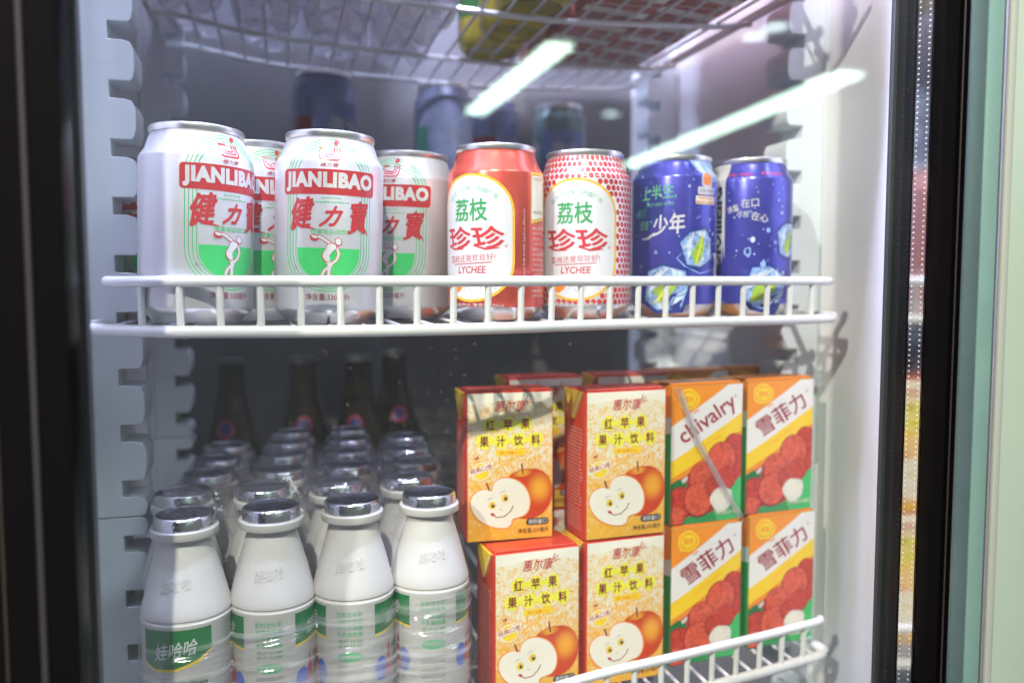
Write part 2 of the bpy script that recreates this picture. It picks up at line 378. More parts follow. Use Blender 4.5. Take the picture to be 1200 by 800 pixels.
def make_shelf(zfun, label, z0, wires, bars, front=True, x0=-.107, x1=.4075, dy=0):
    s = thing('wire_shelf', (.15, .75, z0)); tag(s, label, 'shelf', 'white wire shelves of the cooler')
    off = -Vector(s.location)
    def part(mb, name):
        o = mb.build(name, M_WIRE, s); o.location = off; return o
    zz = lambda x: z0+zfun(x)
    cur = [(p.x, p.y+dy, zz(p.x)-.003) for p in CURVE]
    b = Vector(cur[0]); e = Vector(cur[-1])
    part(MB().tube([b+Vector((-.011, .004, 0)), b+Vector((-.005, -.001, 0))]+cur+[e+Vector((.006, .003, 0)), e+Vector((.009, .010, .001)), e+Vector((.006, .016, .002))], .0036, 12), 'bottom_rail')
    if front:
        part(MB().tube([Vector(cur[2])+Vector((-.003, .006, RT_H))]+[(x, y-.001, z+RT_H) for x, y, z in cur[2:]]+[e+Vector((.0035, .003, RT_H))], .0032, 12), 'top_rail')
        n = 22
        for k in range(n):
            xu = -.0765+(.386+.0765)*k/(n-1); p = Vector((xu, rail_y(xu)))
            part(MB().tube([(p.x, p.y+dy+.0005, zz(p.x)-.003), (p.x, p.y+dy-.0005, zz(p.x)-.003+RT_H)], .0021, 8), 'upright')
    for x in (x0-.004, x1+.004):
        part(MB().tube([(x, (b if x < .1 else e).y+.004, zz(x)-.001), (x, .96, zz(x)-.001)], .0030, 8), 'side_rail')
    for y in bars:
        part(MB().tube([(x0-.004+(x1-x0+.008)*k/14, y, zz(x0-.004+(x1-x0+.008)*k/14)-.0052) for k in range(15)], .0026, 8), 'cross_bar')
    x = x0+.012
    while x < x1:
        part(MB().tube([(x, rail_y(x)+dy+.002, zz(x)-.0013), (x, .95, zz(x)-.0013)], .0014, 6), 'wire'); x += wires
    return s
ZL = -.265
SAG = [(-.2, .02), (-.11, .015), (0, -.002), (.1, -.008), (.23, -.012), (.36, -.007), (.42, 0), (.6, .0)]
def sag(x):
    for (a, za), (b, zb) in zip(SAG, SAG[1:]):
        if a <= x <= b:
            t = (x-a)/(b-a); t = t*t*(3-2*t)*.5+t*.5; return za+(zb-za)*t
    return 0
ZTOP = .260
make_shelf(lambda x: 0, 'curved white wire shelf carrying the drink cans', 0, .0205, (.62, .78, .945))
make_shelf(lambda x: 0, 'curved white wire shelf carrying milk bottles and juice cartons', ZL, .0205, (.62, .78, .945))
make_shelf(sag, 'sagging white wire shelf seen from below above the cans', ZTOP, .0216, (.545, .69, .84, .945), x0=-.107, x1=.4075)

# ================================================================== CANS
def can_profile(R, H, sh):
    return [(R-.0005, .0085), (R, .0100), (R, H-sh), (R-.0006, H-sh+.0018), (R-.0035, H-sh+.0062), (.0272, H-.0062), (.0264, H-.0046), (.0262, H-.0042)]
def prof_r(P, z):
    for (r0, z0), (r1, z1) in zip(P, P[1:]):
        if z0 <= z <= z1: return r0+(r1-r0)*(z-z0)/(z1-z0)
    return P[-1][0] if z > P[-1][1] else P[0][0]
def make_can(R, H, sh, body_mat, pr=None, name='drink_can', vcuts=()):
    c = thing(name, (0, 0, 0)); P = can_profile(R, H, sh)
    MB().lathe(P, 96).build('body', body_mat, c)
    MB().lathe([(0, .006), (.018, .003), (.0225, .0005), (.0238, 0), (.0250, .0006), (.0275, .0035), (R-.0016, .0066), (R-.0005, .0085)], 64).build('base', M_ALU, c)
    lid = MB().lathe([(.0262, H-.0042), (.0268, H-.0038), (.02735, H-.0022), (.0271, H-.0006), (.0264, H), (.0255, H-.0004), (.0250, H-.0016), (.0235, H-.0062), (.0222, H-.0066), (.0216, H-.0052), (0, H-.0052)], 64).build('lid', M_ALU, c)
    MB().rbox(-.007, .007, -.012, .010, H-.0048, H-.0038, .0004, 1).build('pull_tab', M_ALU, lid)
    if pr:
        def fn(u, v, w):
            a = u/R; r = prof_r(P, v)+w+.00004; return Vector((r*math.sin(a), -r*math.cos(a), v))
        cuts = [1000*z for _, z in P[2:]]+list(vcuts)
        pr.build('printed_label', c, fn, 2.4, cuts)
    return c
M_CANW = mat('can_white', (.59, .58, .60), .30, metal=.25, coat=.35, vary=.03, vscale=40)
M_CANR = mat('can_red', (.68, .095, .06), .26, metal=.6, coat=.35, vary=.08, vscale=50)
M_CANH = mat('can_pearl', (.80, .77, .75), .28, metal=.35, coat=.35)
M_CANB = mat('can_blue', (.075, .075, .47), .25, metal=.45, coat=.4, vary=.25, vscale=35)

def stadium(hw, z0, z1, n=14):
    P = []; r = hw; ry = hw*.86
    for k in range(n+1): a = math.pi*k/n; P.append((r*math.cos(a), z1-ry+ry*math.sin(a)))
    for k in range(n+1): a = math.pi+math.pi*k/n; P.append((r*math.cos(a), z0+ry+ry*math.sin(a)))
    return P
# ---- white sports drink can
def print_white():
    p = Print()
    for i, (hw, z0, z1) in enumerate(((26.5, 19.5, 109), (24.4, 21.2, 107.3), (22.2, 23, 105.4), (20.0, 24.8, 103.4))):
        P = stadium(hw, z0, z1); p.stroke(P, .55, 'green', 1, closed=True)
    # green ground inside the inner outline
    S = [q for q in stadium(19.0, 25.6, 102) if q[1] <= 44.5]
    S = sorted([q for q in S if q[0] < 0], key=lambda q: -q[1])+sorted([q for q in S if q[0] >= 0], key=lambda q: q[1])
    p.poly([(-19.0, 45)]+S+[(19.0, 45)], 'green', 1)
    p.rrect(-29.5, 29.5, 76.2, 91.0, 2.4, 'red', 2)
    p.text('JIANLIBAO', 0, 83.6, 55.5, 11.8, 'white', 4, bold=.06, res=3, space=1.1)
    # emblem: nested J with dot
    def hook(x0, x1, ztop0, ztop1, zb, w, rc):
        P = [(x0, ztop0), (x0, zb+rc)]+[(x0+rc-rc*math.cos(a), zb+rc-rc*math.sin(a)) for a in (.4, .8, 1.2)]+[(x1-rc+rc*math.sin(a), zb+rc-rc*math.cos(a)) for a in (.4, .8, 1.2)]+[(x1, zb+rc), (x1, ztop1)]
        p.stroke(P, w, 'red', 2)
    hook(-6.6, 6.6, 102.2, 104.2, 96.2, 1.15, 3.4); hook(-4.7, 4.7, 101.6, 104.2, 98.0, .95, 2.6); hook(-2.9, 2.9, 101.0, 104.4, 99.6, 1.0, 1.4)
    p.rect(-7.2, -1.6, 103.0, 104.2, 'red', 2); p.poly([(2.4, 106.2), (4.2, 105.4), (6.2, 106.6), (6.4, 108.2), (4.6, 109.2), (3.2, 108.4)], 'red', 2)
    p.text('健力寶', 0, 93.4, 10.5, 2.3, 'red', 2, bold=.01, shear=.2)
    p.text('®', 9.3, 97, 1.8, 1.8, 'red', 2, res=1)
    p.text('Sports Drink', 1, 74.2, 11.5, 1.7, 'green', 2, bold=.01, res=1); p.text('Orange&Honey Flavour', 1, 71.8, 22, 1.8, 'green', 2, bold=.01, res=1)
    p.text('®', 26.5, 73.6, 1.8, 1.8, 'red', 2, res=1)
    p.text('健', -16.4, 65.2, 17, 18.5, 'red', 3, bold=.045, shear=.38, rot=.12, res=3); p.text('力', 1.2, 63.6, 14.5, 12.0, 'red', 3, bold=.060, shear=.55, rot=.05, res=3); p.text('寶', 18.0, 63.8, 15.5, 19.5, 'red', 3, bold=.032, shear=.30, rot=.08, res=3)
    p.stroke([(-24, 57), (-20, 59.5), (-14, 57.0), (-7.5, 56)], 1.5, 'red', 3, taper=True); p.stroke([(19, 56), (22, 58), (25, 53.5)], 1.6, 'red', 3, taper=True)
    p.text('橙蜜味运动饮料', 1.5, 54.6, 24, 3.2, 'green', 2, bold=.008)
    # plain athlete outline: bent torso, raised arm with a disc, striding legs
    def limb(P, w):
        p.stroke(P, w+.7, 'red', 4); p.stroke(P, w, 'white', 5)
    limb([(-7.5, 51.8), (-4, 51), (1.5, 47.4)], 1.4); limb([(4.8, 46), (6.0, 41.5), (4.6, 38), (1, 35)], 1.4)
    limb([(-.6, 38), (1.6, 35.4), (.4, 32.5), (.4, 28.0)], 1.8); limb([(-1.5, 38), (.6, 34.6), (-2.4, 31.6), (-3.9, 28.0)], 1.6)
    T = [(-3.6, 42), (-4.0, 39.5), (-2.6, 37.6), (0, 36.2), (1.2, 37.6), (.6, 40.5), (2.6, 43.2), (5.2, 45.2), (4.8, 47.4), (1.6, 48.4), (-.6, 47.4), (-1.8, 44.6)]
    p.poly(T, 'red', 6); p.poly([(.3+(x-.3)*.86, 42.3+(z-42.3)*.92) for x, z in T], 'white', 7)
    p.disc(5.6, 49, 2.1, 2.4, 'red', 6, rot=.3); p.disc(5.6, 49, 1.7, 2.0, 'white', 7, rot=.3)
    p.disc(-8.4, 51, 2.7, 1.9, 'red', 6, rot=-.2); p.disc(-8.1, 51.5, 2.0, .9, 'white', 7, rot=-.2)
    for k, ch in enumerate('东方魔水'):
        a = math.radians(-148+k*39); p.text(ch, 23.3*math.cos(a), 45.0+22.2*math.sin(a), 2.2, 2.2, 'dkred', 2, rot=a+math.pi/2, res=1)
    p.text('净含量:330毫升', 0, 16.2, 26, 4.1, 'wine', 2, bold=.008)
    # back panels
    for s_ in (-1, 1):
        for k in range(12): p.text('配料 水 白砂糖 蜂蜜 柠檬酸'[k % 5:], s_*84, 86-5.2*k, 22-(k*7 % 9), 1.8, 'blue' if s_ < 0 else 'green', 2, res=1)
    return p
can_w = make_can(.033, .115, .0195, M_CANW, print_white())
G_W = 'white sports drink cans'
def canpos(px, y, z=0): v = at(px, 300, y=y); return (v.x, y, z)
put(can_w, True, (-.0490, .5455, .001), .69, 'white sports drink can standing in the shade of the door frame on its side', 'can', G_W, ry=.035)
put(can_w, False, (.0289, .5440, 0), -.06, 'white sports drink can with its whole red name band facing the glass door', 'can', G_W, ry=.030)
put(can_w, False, (.088, .609, 0), -.58, 'white sports drink can next to the plain red lychee can', 'can', G_W, ry=.035)
put(can_w, False, (canpos(304, .592)[0]-.002, .592, 0), .42, 'white sports drink can wedged behind two other white cans, only a strip showing', 'can', G_W)
put(can_w, False, (-.0925, .69, 0), .3, 'white sports drink can against the side wall behind the toothed strip', 'can', G_W)

# ---- red lychee can
def lychee_front(p, plain):
    hw = 29.5
    p.poly(stadium(hw, 12, 95), 'cangold', 2); p.poly(stadium(hw-1.7, 13.6, 93.4), 'white', 3)
    p.text('始于1992年 · 中国广东', 0, 85.5, 40, 3.4, 'softgreen', 4, arc=27, res=1, bold=.006)
    p.text('荔枝', -1, 71.5, 25, 14.5, 'midgreen', 4, bold=.03, res=3)
    p.text('珍珍', 0, 53.5, 45, 15, 'red', 4, bold=.045, shear=-.15, res=3)
    p.stroke([(-22, 49), (-15, 46.6), (-6, 46.4)], 1.5, 'red', 4, taper=True); p.stroke([(2, 48.5), (10, 46.3), (19, 47)], 1.5, 'red', 4, taper=True)
    p.text('®', 24, 48, 3, 3, 'red', 4, res=1)
    p.text('荔枝还是珍珍好!', -1, 40.4, 35, 4.6, 'red', 4, bold=.008, rot=.05)
    p.stroke([(-15, 36.4), (-2, 36.9), (14, 37.8)], .6, 'red', 4)
    p.text('LYCHEE', 0, 33.0, 21, 4.8, 'red', 4, bold=.02, shear=.1)
    p.poly([(-17, 19), (-18, 24), (-15, 28), (-9, 28.5), (-5.5, 24), (-8, 20), (-12, 17.5)], 'orange', 4)
    p.poly([(-15, 22), (-14, 25.5), (-10.5, 26), (-9.5, 22.5)], 'white', 5)
    for q in ([(6, 19), (8, 25), (14, 24), (17, 20)], [(10, 27), (14, 28), (16, 25)], [(-6, 19), (-3, 23), (1, 18)]): p.stroke(q, .5, 'grey', 4)
    p.text('荔枝果味汽水 净含量330mL', 0, 9.8, 46, 2.9, 'white', 2, bold=.012, res=1)
def print_lychee():
    p = Print(); lychee_front(p, True)
    x = 42
    p.poly([(x, 96), (x+16, 97), (x+16, 66), (x, 63)], 'cangold', 2); p.poly([(x+1.2, 94), (x+15, 95), (x+15, 68), (x+1.2, 65.5)], 'cream', 3)
    p.text('扫一扫 乐一番', x+8, 92, 11, 2.2, 'red', 4, res=1); p.text('微信关注有礼', x+8, 70.5, 11, 2, 'dkred', 4, res=1)
    for k in range(14): p.text('荔枝味汽水 配料 水白砂糖'[k % 4:], x+9, 60-3.4*k, 15-(k*5 % 4), 1.7, 'white', 2, res=1)
    p.text('Carbonated Soft Drink Lychee Flavour', 36.5, 45, 55, 2, 'white', 2, rot=math.pi/2, res=1)
    return p
can_l = make_can(.033, .115, .0195, M_CANR, print_lychee())
put(can_l, True, (.143, .5626, 0), -.76, 'plain red lychee soda can with a white oval ringed in yellow', 'can')
def print_honey():
    p = Print(); lychee_front(p, False)
    nu = 50; du = 2*math.pi*33/nu
    z = 11.5; r = 0
    while z < 110.5:
        for k in range(nu):
            u = -math.pi*33+(k+.5*(r % 2))*du
            if abs(u) < 30.5 and 11 < z < 96 and ((u/30)**2 < 1 and 12+25*(1-math.sqrt(max(0, 1-(u/30)**2))) < z < 95-25*(1-math.sqrt(max(0, 1-(u/30)**2)))): continue
            p.disc(u, z, du*.45, 2.05, 'canred', 1, n=8, rot=.39)
        z += 4.05; r += 1
    return p
can_h = make_can(.033, .115, .0195, M_CANH, print_honey())
put(can_h, True, (.2103, .5715, 0), -.53, 'lychee soda can patterned with red scales on pearl white', 'can')

# ---- blue cans
def ice(p, cx, cy, s, rot):
    def R_(P): return [(cx+s*(x*math.cos(rot)-y*math.sin(rot)), cy+s*(x*math.sin(rot)+y*math.cos(rot))) for x, y in P]
    p.poly(R_([(-1, -.7), (-.3, -1.05), (.8, -.9), (1.05, .1), (.85, .9), (-.2, 1.05), (-.95, .7)]), 'deep', 1)
    p.poly(R_([(-.85, -.55), (-.25, -.9), (.7, -.75), (.9, .1), (.72, .78), (-.2, .9), (-.82, .6)]), 'ice2', 2)
    for q in ([(-.8, -.4), (-.5, .5), (-.2, .8), (-.35, .1)], [(.1, .85), (.65, .7), (.6, .3), (.3, .5)], [(.3, -.7), (.75, -.3), (.8, .05), (.5, -.2)], [(-.5, -.7), (-.1, -.85), (.2, -.5), (-.3, -.4)]): p.poly(R_(q), 'icewhite2', 3)
    p.poly(R_([(-.45, -.75), (-.5, -.1), (-.05, .25), (.45, .6), (.4, .05), (.1, -.45)]), 'leaf2', 4)
    p.stroke(R_([(-.4, -.65), (0, -.1), (.42, .5)]), .07*s, 'lemon', 5)
    p.stroke(R_([(-.75, .3), (-.3, .45), (0, .85)]), .08*s, 'white', 5); p.stroke(R_([(.2, -.8), (.35, -.35), (.85, -.1)]), .07*s, 'ice2', 5)
def bubbles(p, n, u0, u1, z0, z1, sd):
    r = random.Random(sd)
    for _ in range(n):
        u, z, s = r.uniform(u0, u1), r.uniform(z0, z1), r.choice((.35, .45, .6, .6, .9, 1.2)); p.disc(u, z, s, s*1.15, r.choice(('ice', 'icewhite', 'ice')), 1, n=8)
        if s > .7: p.disc(u-.2, z+.2, s*.5, s*.55, 'deep', 2, n=7)
def print_blue():
    p = Print()
    p.poly([(-56, 10), (-46, 10), (-45, 30), (-50, 60), (-46, 100), (-38, 112), (-56, 112)], 'white', 1); p.poly([(-51, 10), (-46, 10), (-46.5, 26), (-50, 40)], 'red', 2)
    for k, (c, b) in enumerate((('mint', .5),)): p.disc(-30, 84, 22, 26, 'deep', 1, wob=.05)
    p.text('上半生,', -13, 89.5, 28, 11, 'softgreen', 3, bold=.02, shear=.15, rot=.06)
    p.text('FIRST HALF OF LIFE', -11, 81, 21, 2.2, 'softgreen', 3, bold=.01, rot=.05, res=1)
    p.text('我们', -27, 75, 10, 6, 'mint', 3, bold=.01, shear=.15); p.text('还是', -24, 66, 9, 6.5, 'softgreen', 3, bold=.01, shear=.2)
    p.text('少年', -4.5, 66.5, 25, 15, 'white', 3, bold=.03, shear=.2, rot=.1, res=3)
    p.stroke([(-26, 56), (-20, 56.5), (-14.5, 60.5)], 1.9, 'white', 3, taper=True)
    p.disc(26, 98.4, 5.6, 6.2, 'white', 3); p.disc(26, 98.6, 4.5, 5.2, 'orange', 4); p.rrect(17, 34, 88, 93.5, 1.2, 'white', 5); p.text('人民大会堂', 25.5, 90.7, 14, 2.2, 'deep', 6, res=1); p.poly([(18.5, 96), (23, 93.5), (30, 93.5), (33, 96), (30, 94.8), (22, 94.8)], 'white', 5)
    p.rrect(15.5, 35, 81, 87, .8, 'cream', 3); p.text('指定饮品', 25, 85.6, 15, 2.2, 'orange', 4, bold=.02, res=1); p.text('国宴用水 优选饮料', 25, 82.4, 18, 2.2, 'orange', 4, bold=.02, res=1)
    p.poly([(12, 112.6), (20, 104), (31, 97), (44, 100), (44, 112.6)], 'ice', 1)
    for q in ([(16, 111), (24, 102), (27, 104), (20, 112)], [(27, 110), (34, 101), (36, 106)], [(38, 111), (40, 102), (43, 106)]): p.poly(q, 'icewhite', 2)
    ice(p, 18.5, 49, 14.5, .35); ice(p, -6, 20, 18, -.1)
    p.stroke([(6, 46), (2, 42), (8, 36), (20, 31), (33, 34)], .9, 'ice', 1, taper=True)
    p.poly([(34, 46), (38, 40), (36, 30), (44, 26), (46, 46)], 'white', 1); p.text('冰爽', 40, 37, 9, 13, 'white', 2, bold=.02, shear=.2)
    bubbles(p, 36, -34, 36, 26, 104, 3); return p
can_b = make_can(.0315, .117, .0165, M_CANB, print_blue())
put(can_b, True, (.2898, .5901, 0), -.457, 'blue drink can with white script and two ice cubes on it', 'can', 'blue drink cans')
def print_blue2():
    p = Print()
    p.poly([(-45, 9.5), (-19, 9.5), (-19, 97), (-17, 112.6), (-45, 112.6)], 'white', 1)
    p.text('VIUIDIOIIIEIIG', -25.5, 52, 88, 8.5, 'navy', 2, bold=.05, rot=math.pi/2, res=1)
    p.text('轻松一刻快乐', -8, 104, 20, 2.4, 'pink', 2, bold=.02, res=1); p.text('享受冰爽时光', 18, 104.6, 20, 2.4, 'pink', 2, bold=.02, res=1)
    p.text('清爽', -12.5, 79, 9, 5.0, 'white', 2, bold=.015, rot=.35, res=1); p.text('在口', 0, 83, 13, 6.5, 'white', 2, bold=.025, rot=.06)
    p.text('冰凉', -5, 75, 9, 5.0, 'white', 2, bold=.015, rot=-.1, res=1); p.text('在心', 7.5, 72.5, 13, 6.2, 'white', 2, bold=.025, rot=-.22)
    ice(p, 13, 20, 18, -.35); ice(p, 35, 56, 14, .2); p.poly([(-6, 12), (-2, 22), (3, 26), (2, 14)], 'ice', 2)
    p.disc(-1, 47, 2.6, 3.6, 'ice', 1, wob=.1); p.disc(-1, 47.5, 1.5, 2.2, 'deep', 2); p.disc(2.5, 56, 1.7, 2.2, 'icewhite', 1); p.disc(14, 63, 1.6, 1.8, 'ice', 1); p.disc(10.5, 38, 2, 2.8, 'ice', 1, wob=.15)
    bubbles(p, 44, -16, 42, 24, 104, 8); return p
can_b2 = make_can(.0315, .117, .0165, M_CANB, print_blue2())
put(can_b2, True, (.3519, .5871, 0), -.54, 'blue drink can with a white side panel of upright dark lettering', 'can', 'blue drink cans')

# ---- dim stacked cans at the back wall
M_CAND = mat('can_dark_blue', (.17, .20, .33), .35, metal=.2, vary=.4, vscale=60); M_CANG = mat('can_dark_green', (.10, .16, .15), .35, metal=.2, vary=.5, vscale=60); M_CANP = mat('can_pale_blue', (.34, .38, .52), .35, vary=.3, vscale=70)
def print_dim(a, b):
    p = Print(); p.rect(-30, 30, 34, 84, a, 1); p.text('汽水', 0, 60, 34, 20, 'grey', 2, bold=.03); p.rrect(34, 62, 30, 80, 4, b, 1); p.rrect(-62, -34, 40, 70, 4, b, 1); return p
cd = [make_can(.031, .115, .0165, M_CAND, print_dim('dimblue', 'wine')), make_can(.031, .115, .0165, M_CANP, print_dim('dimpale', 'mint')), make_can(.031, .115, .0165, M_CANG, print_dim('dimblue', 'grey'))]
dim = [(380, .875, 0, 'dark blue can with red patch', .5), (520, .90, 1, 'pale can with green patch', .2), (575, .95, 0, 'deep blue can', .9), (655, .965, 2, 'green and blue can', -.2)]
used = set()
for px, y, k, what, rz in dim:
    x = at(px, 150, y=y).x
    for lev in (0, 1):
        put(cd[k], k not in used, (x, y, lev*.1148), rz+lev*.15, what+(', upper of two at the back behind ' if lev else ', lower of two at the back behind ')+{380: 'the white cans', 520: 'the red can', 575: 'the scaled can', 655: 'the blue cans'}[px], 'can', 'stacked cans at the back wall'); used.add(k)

# ================================================================== CARTONS
def swirl_paper():
    m = bpy.data.materials.new('apple_carton_paper'); m.use_nodes = True; nt = m.node_tree; b = nt.nodes['Principled BSDF']; N = nt.nodes.new; L = nt.links.new
    b.inputs['Roughness'].default_value = .35; b.inputs['Coat Weight'].default_value = .25
    tc = N('ShaderNodeTexCoord'); n0 = N('ShaderNodeTexNoise'); n0.inputs['Scale'].default_value = 55; n0.inputs['Detail'].default_value = 2; L(tc.outputs['Object'], n0.inputs['Vector'])
    mx = N('ShaderNodeVectorMath'); mx.operation = 'MULTIPLY_ADD'; mx.inputs[1].default_value = (.03, .03, .03); L(n0.outputs['Color'], mx.inputs[0]); L(tc.outputs['Object'], mx.inputs[2])
    n1 = N('ShaderNodeTexNoise'); n1.inputs['Scale'].default_value = 330; n1.inputs['Detail'].default_value = 4; n1.inputs['Distortion'].default_value = 1.5; L(mx.outputs[0], n1.inputs['Vector'])
    sx = N('ShaderNodeSeparateXYZ'); L(tc.outputs['Object'], sx.inputs[0])
    mr = N('ShaderNodeMapRange'); mr.inputs[1].default_value = .0; mr.inputs[2].default_value = .105; mr.inputs[3].default_value = .24; mr.inputs[4].default_value = -.08; L(sx.outputs['Z'], mr.inputs[0])
    ad = N('ShaderNodeMath'); L(n1.outputs['Fac'], ad.inputs[0]); L(mr.outputs[0], ad.inputs[1])
    r = N('ShaderNodeValToRGB'); e = r.color_ramp.elements; e[0].position = .44; e[0].color = (.80, .74, .56, 1); e[1].position = .66; e[1].color = (.84, .42, .03, 1)
    L(ad.outputs[0], r.inputs[0]); L(r.outputs[0], b.inputs['Base Color']); MATS['apple_carton_paper'] = m; return m
M_AP = swirl_paper(); M_RED = mat('carton_red', (.62, .05, .02), .35, coat=.25, vary=.08, vscale=60); M_YEL = mat('carton_yellow', (.88, .60, .04), .4, coat=.2); M_WHT = mat('carton_edge_white', (.8, .77, .72), .5)
M_GRN = mat('carton_green', (.03, .27, .06), .35, coat=.25); M_ORG = mat('carton_orange', (.86, .28, .02), .35, coat=.25, vary=.06, vscale=50)
CW, CD, CH = .063, .040, .1055
def swell(x, z):
    a = max(0, 1-(2*x/CW)**2); b = max(0, 1-(2*z/CH-1)**2)
    return .0011*a*b**.7+.00022*math.sin(x*150+z*70)*a*b+.00018*math.sin(z*140-x*60+1)*a
def side_swell(y, z):
    a = max(0, 1-(2*y/CD-1)**2); b = max(0, 1-(2*z/CH-1)**2); return .0007*a*b
def carton(name, body_mats, top_mat, ear_mat, pr, pr_side=None):
    c = thing(name, (0, 0, 0)); h = CW/2
    # body: slightly swollen faces
    bm = bmesh.new(); bmesh.ops.create_cube(bm, size=1)
    for v in bm.verts: v.co = Vector((v.co.x*CW, (v.co.y+.5)*CD, (v.co.z+.5)*CH))
    bmesh.ops.bevel(bm, geom=list(bm.edges), offset=.0009, segments=2, profile=.5, affect='EDGES')
    bmesh.ops.recalc_face_normals(bm, faces=bm.faces)
    for k in range(1, 8): bmesh.ops.bisect_plane(bm, geom=bm.verts[:]+bm.edges[:]+bm.faces[:], plane_co=(-h+CW*k/8, 0, 0), plane_no=(1, 0, 0), dist=1e-6)
    for k in range(1, 12): bmesh.ops.bisect_plane(bm, geom=bm.verts[:]+bm.edges[:]+bm.faces[:], plane_co=(0, 0, CH*k/12), plane_no=(0, 0, 1), dist=1e-6)
    for k in range(1, 5): bmesh.ops.bisect_plane(bm, geom=bm.verts[:]+bm.edges[:]+bm.faces[:], plane_co=(0, CD*k/5, 0), plane_no=(0, 1, 0), dist=1e-6)
    for v in bm.verts:
        if v.co.y < 1e-5: v.co.y -= swell(v.co.x, v.co.z)
        if v.co.x < -h+1e-5: v.co.x -= side_swell(v.co.y, v.co.z)
        if v.co.x > h-1e-5: v.co.x += side_swell(v.co.y, v.co.z)
    for f in bm.faces:
        n = f.normal; f.smooth = True
        f.material_index = 1 if n.z > .7 else 0
    me = bpy.data.meshes.new('body'); bm.to_mesh(me); bm.free(); me.materials.append(body_mats); me.materials.append(top_mat); link('body', me, c)
    MB().rbox(-h+.001, h-.001, .0015, .021, CH+.0001, CH+.0016, .0006, 1).build('top_seam', top_mat, c)
    for s_ in (-1, 1):
        ear = MB(); x0 = s_*(h+.0002); x1 = s_*(h+.0016)
        tri = [(.003, CH-.0005), (CD-.003, CH-.0005), (.022, CH-.021), (.018, CH-.021)]
        V = [(x0, y, z) for y, z in tri]+[(x1, y, z) for y, z in tri]
        ear.add(V, [(0, 1, 2, 3), (7, 6, 5, 4), (0, 4, 5, 1), (1, 5, 6, 2), (2, 6, 7, 3), (3, 7, 4, 0)]); e = ear.build('corner_flap', ear_mat, c)
        MB().add([(x1+s_*.00012, .0042, CH-.0022), (x1+s_*.00012, .0062, CH-.0022), (x1+s_*.00012, .0185, CH-.0195), (x1+s_*.00012, .0172, CH-.0195)], [(0, 1, 2, 3)]).build('fold_edge', M_WHT, e)
    pr.build('printed_front', c, lambda u, v, w: Vector((u-h, -w-.00006-swell(u-h, v), v)), CW*1000/8, [CH*1000*k/12 for k in range(1, 12)])
    if pr_side: pr_side.build('printed_side', c, lambda u, v, w: Vector((-h-.00006-w-side_swell(CD-u, v), CD-u, v)), CD*200, [CH*1000*k/12 for k in range(1, 12)])
    return c
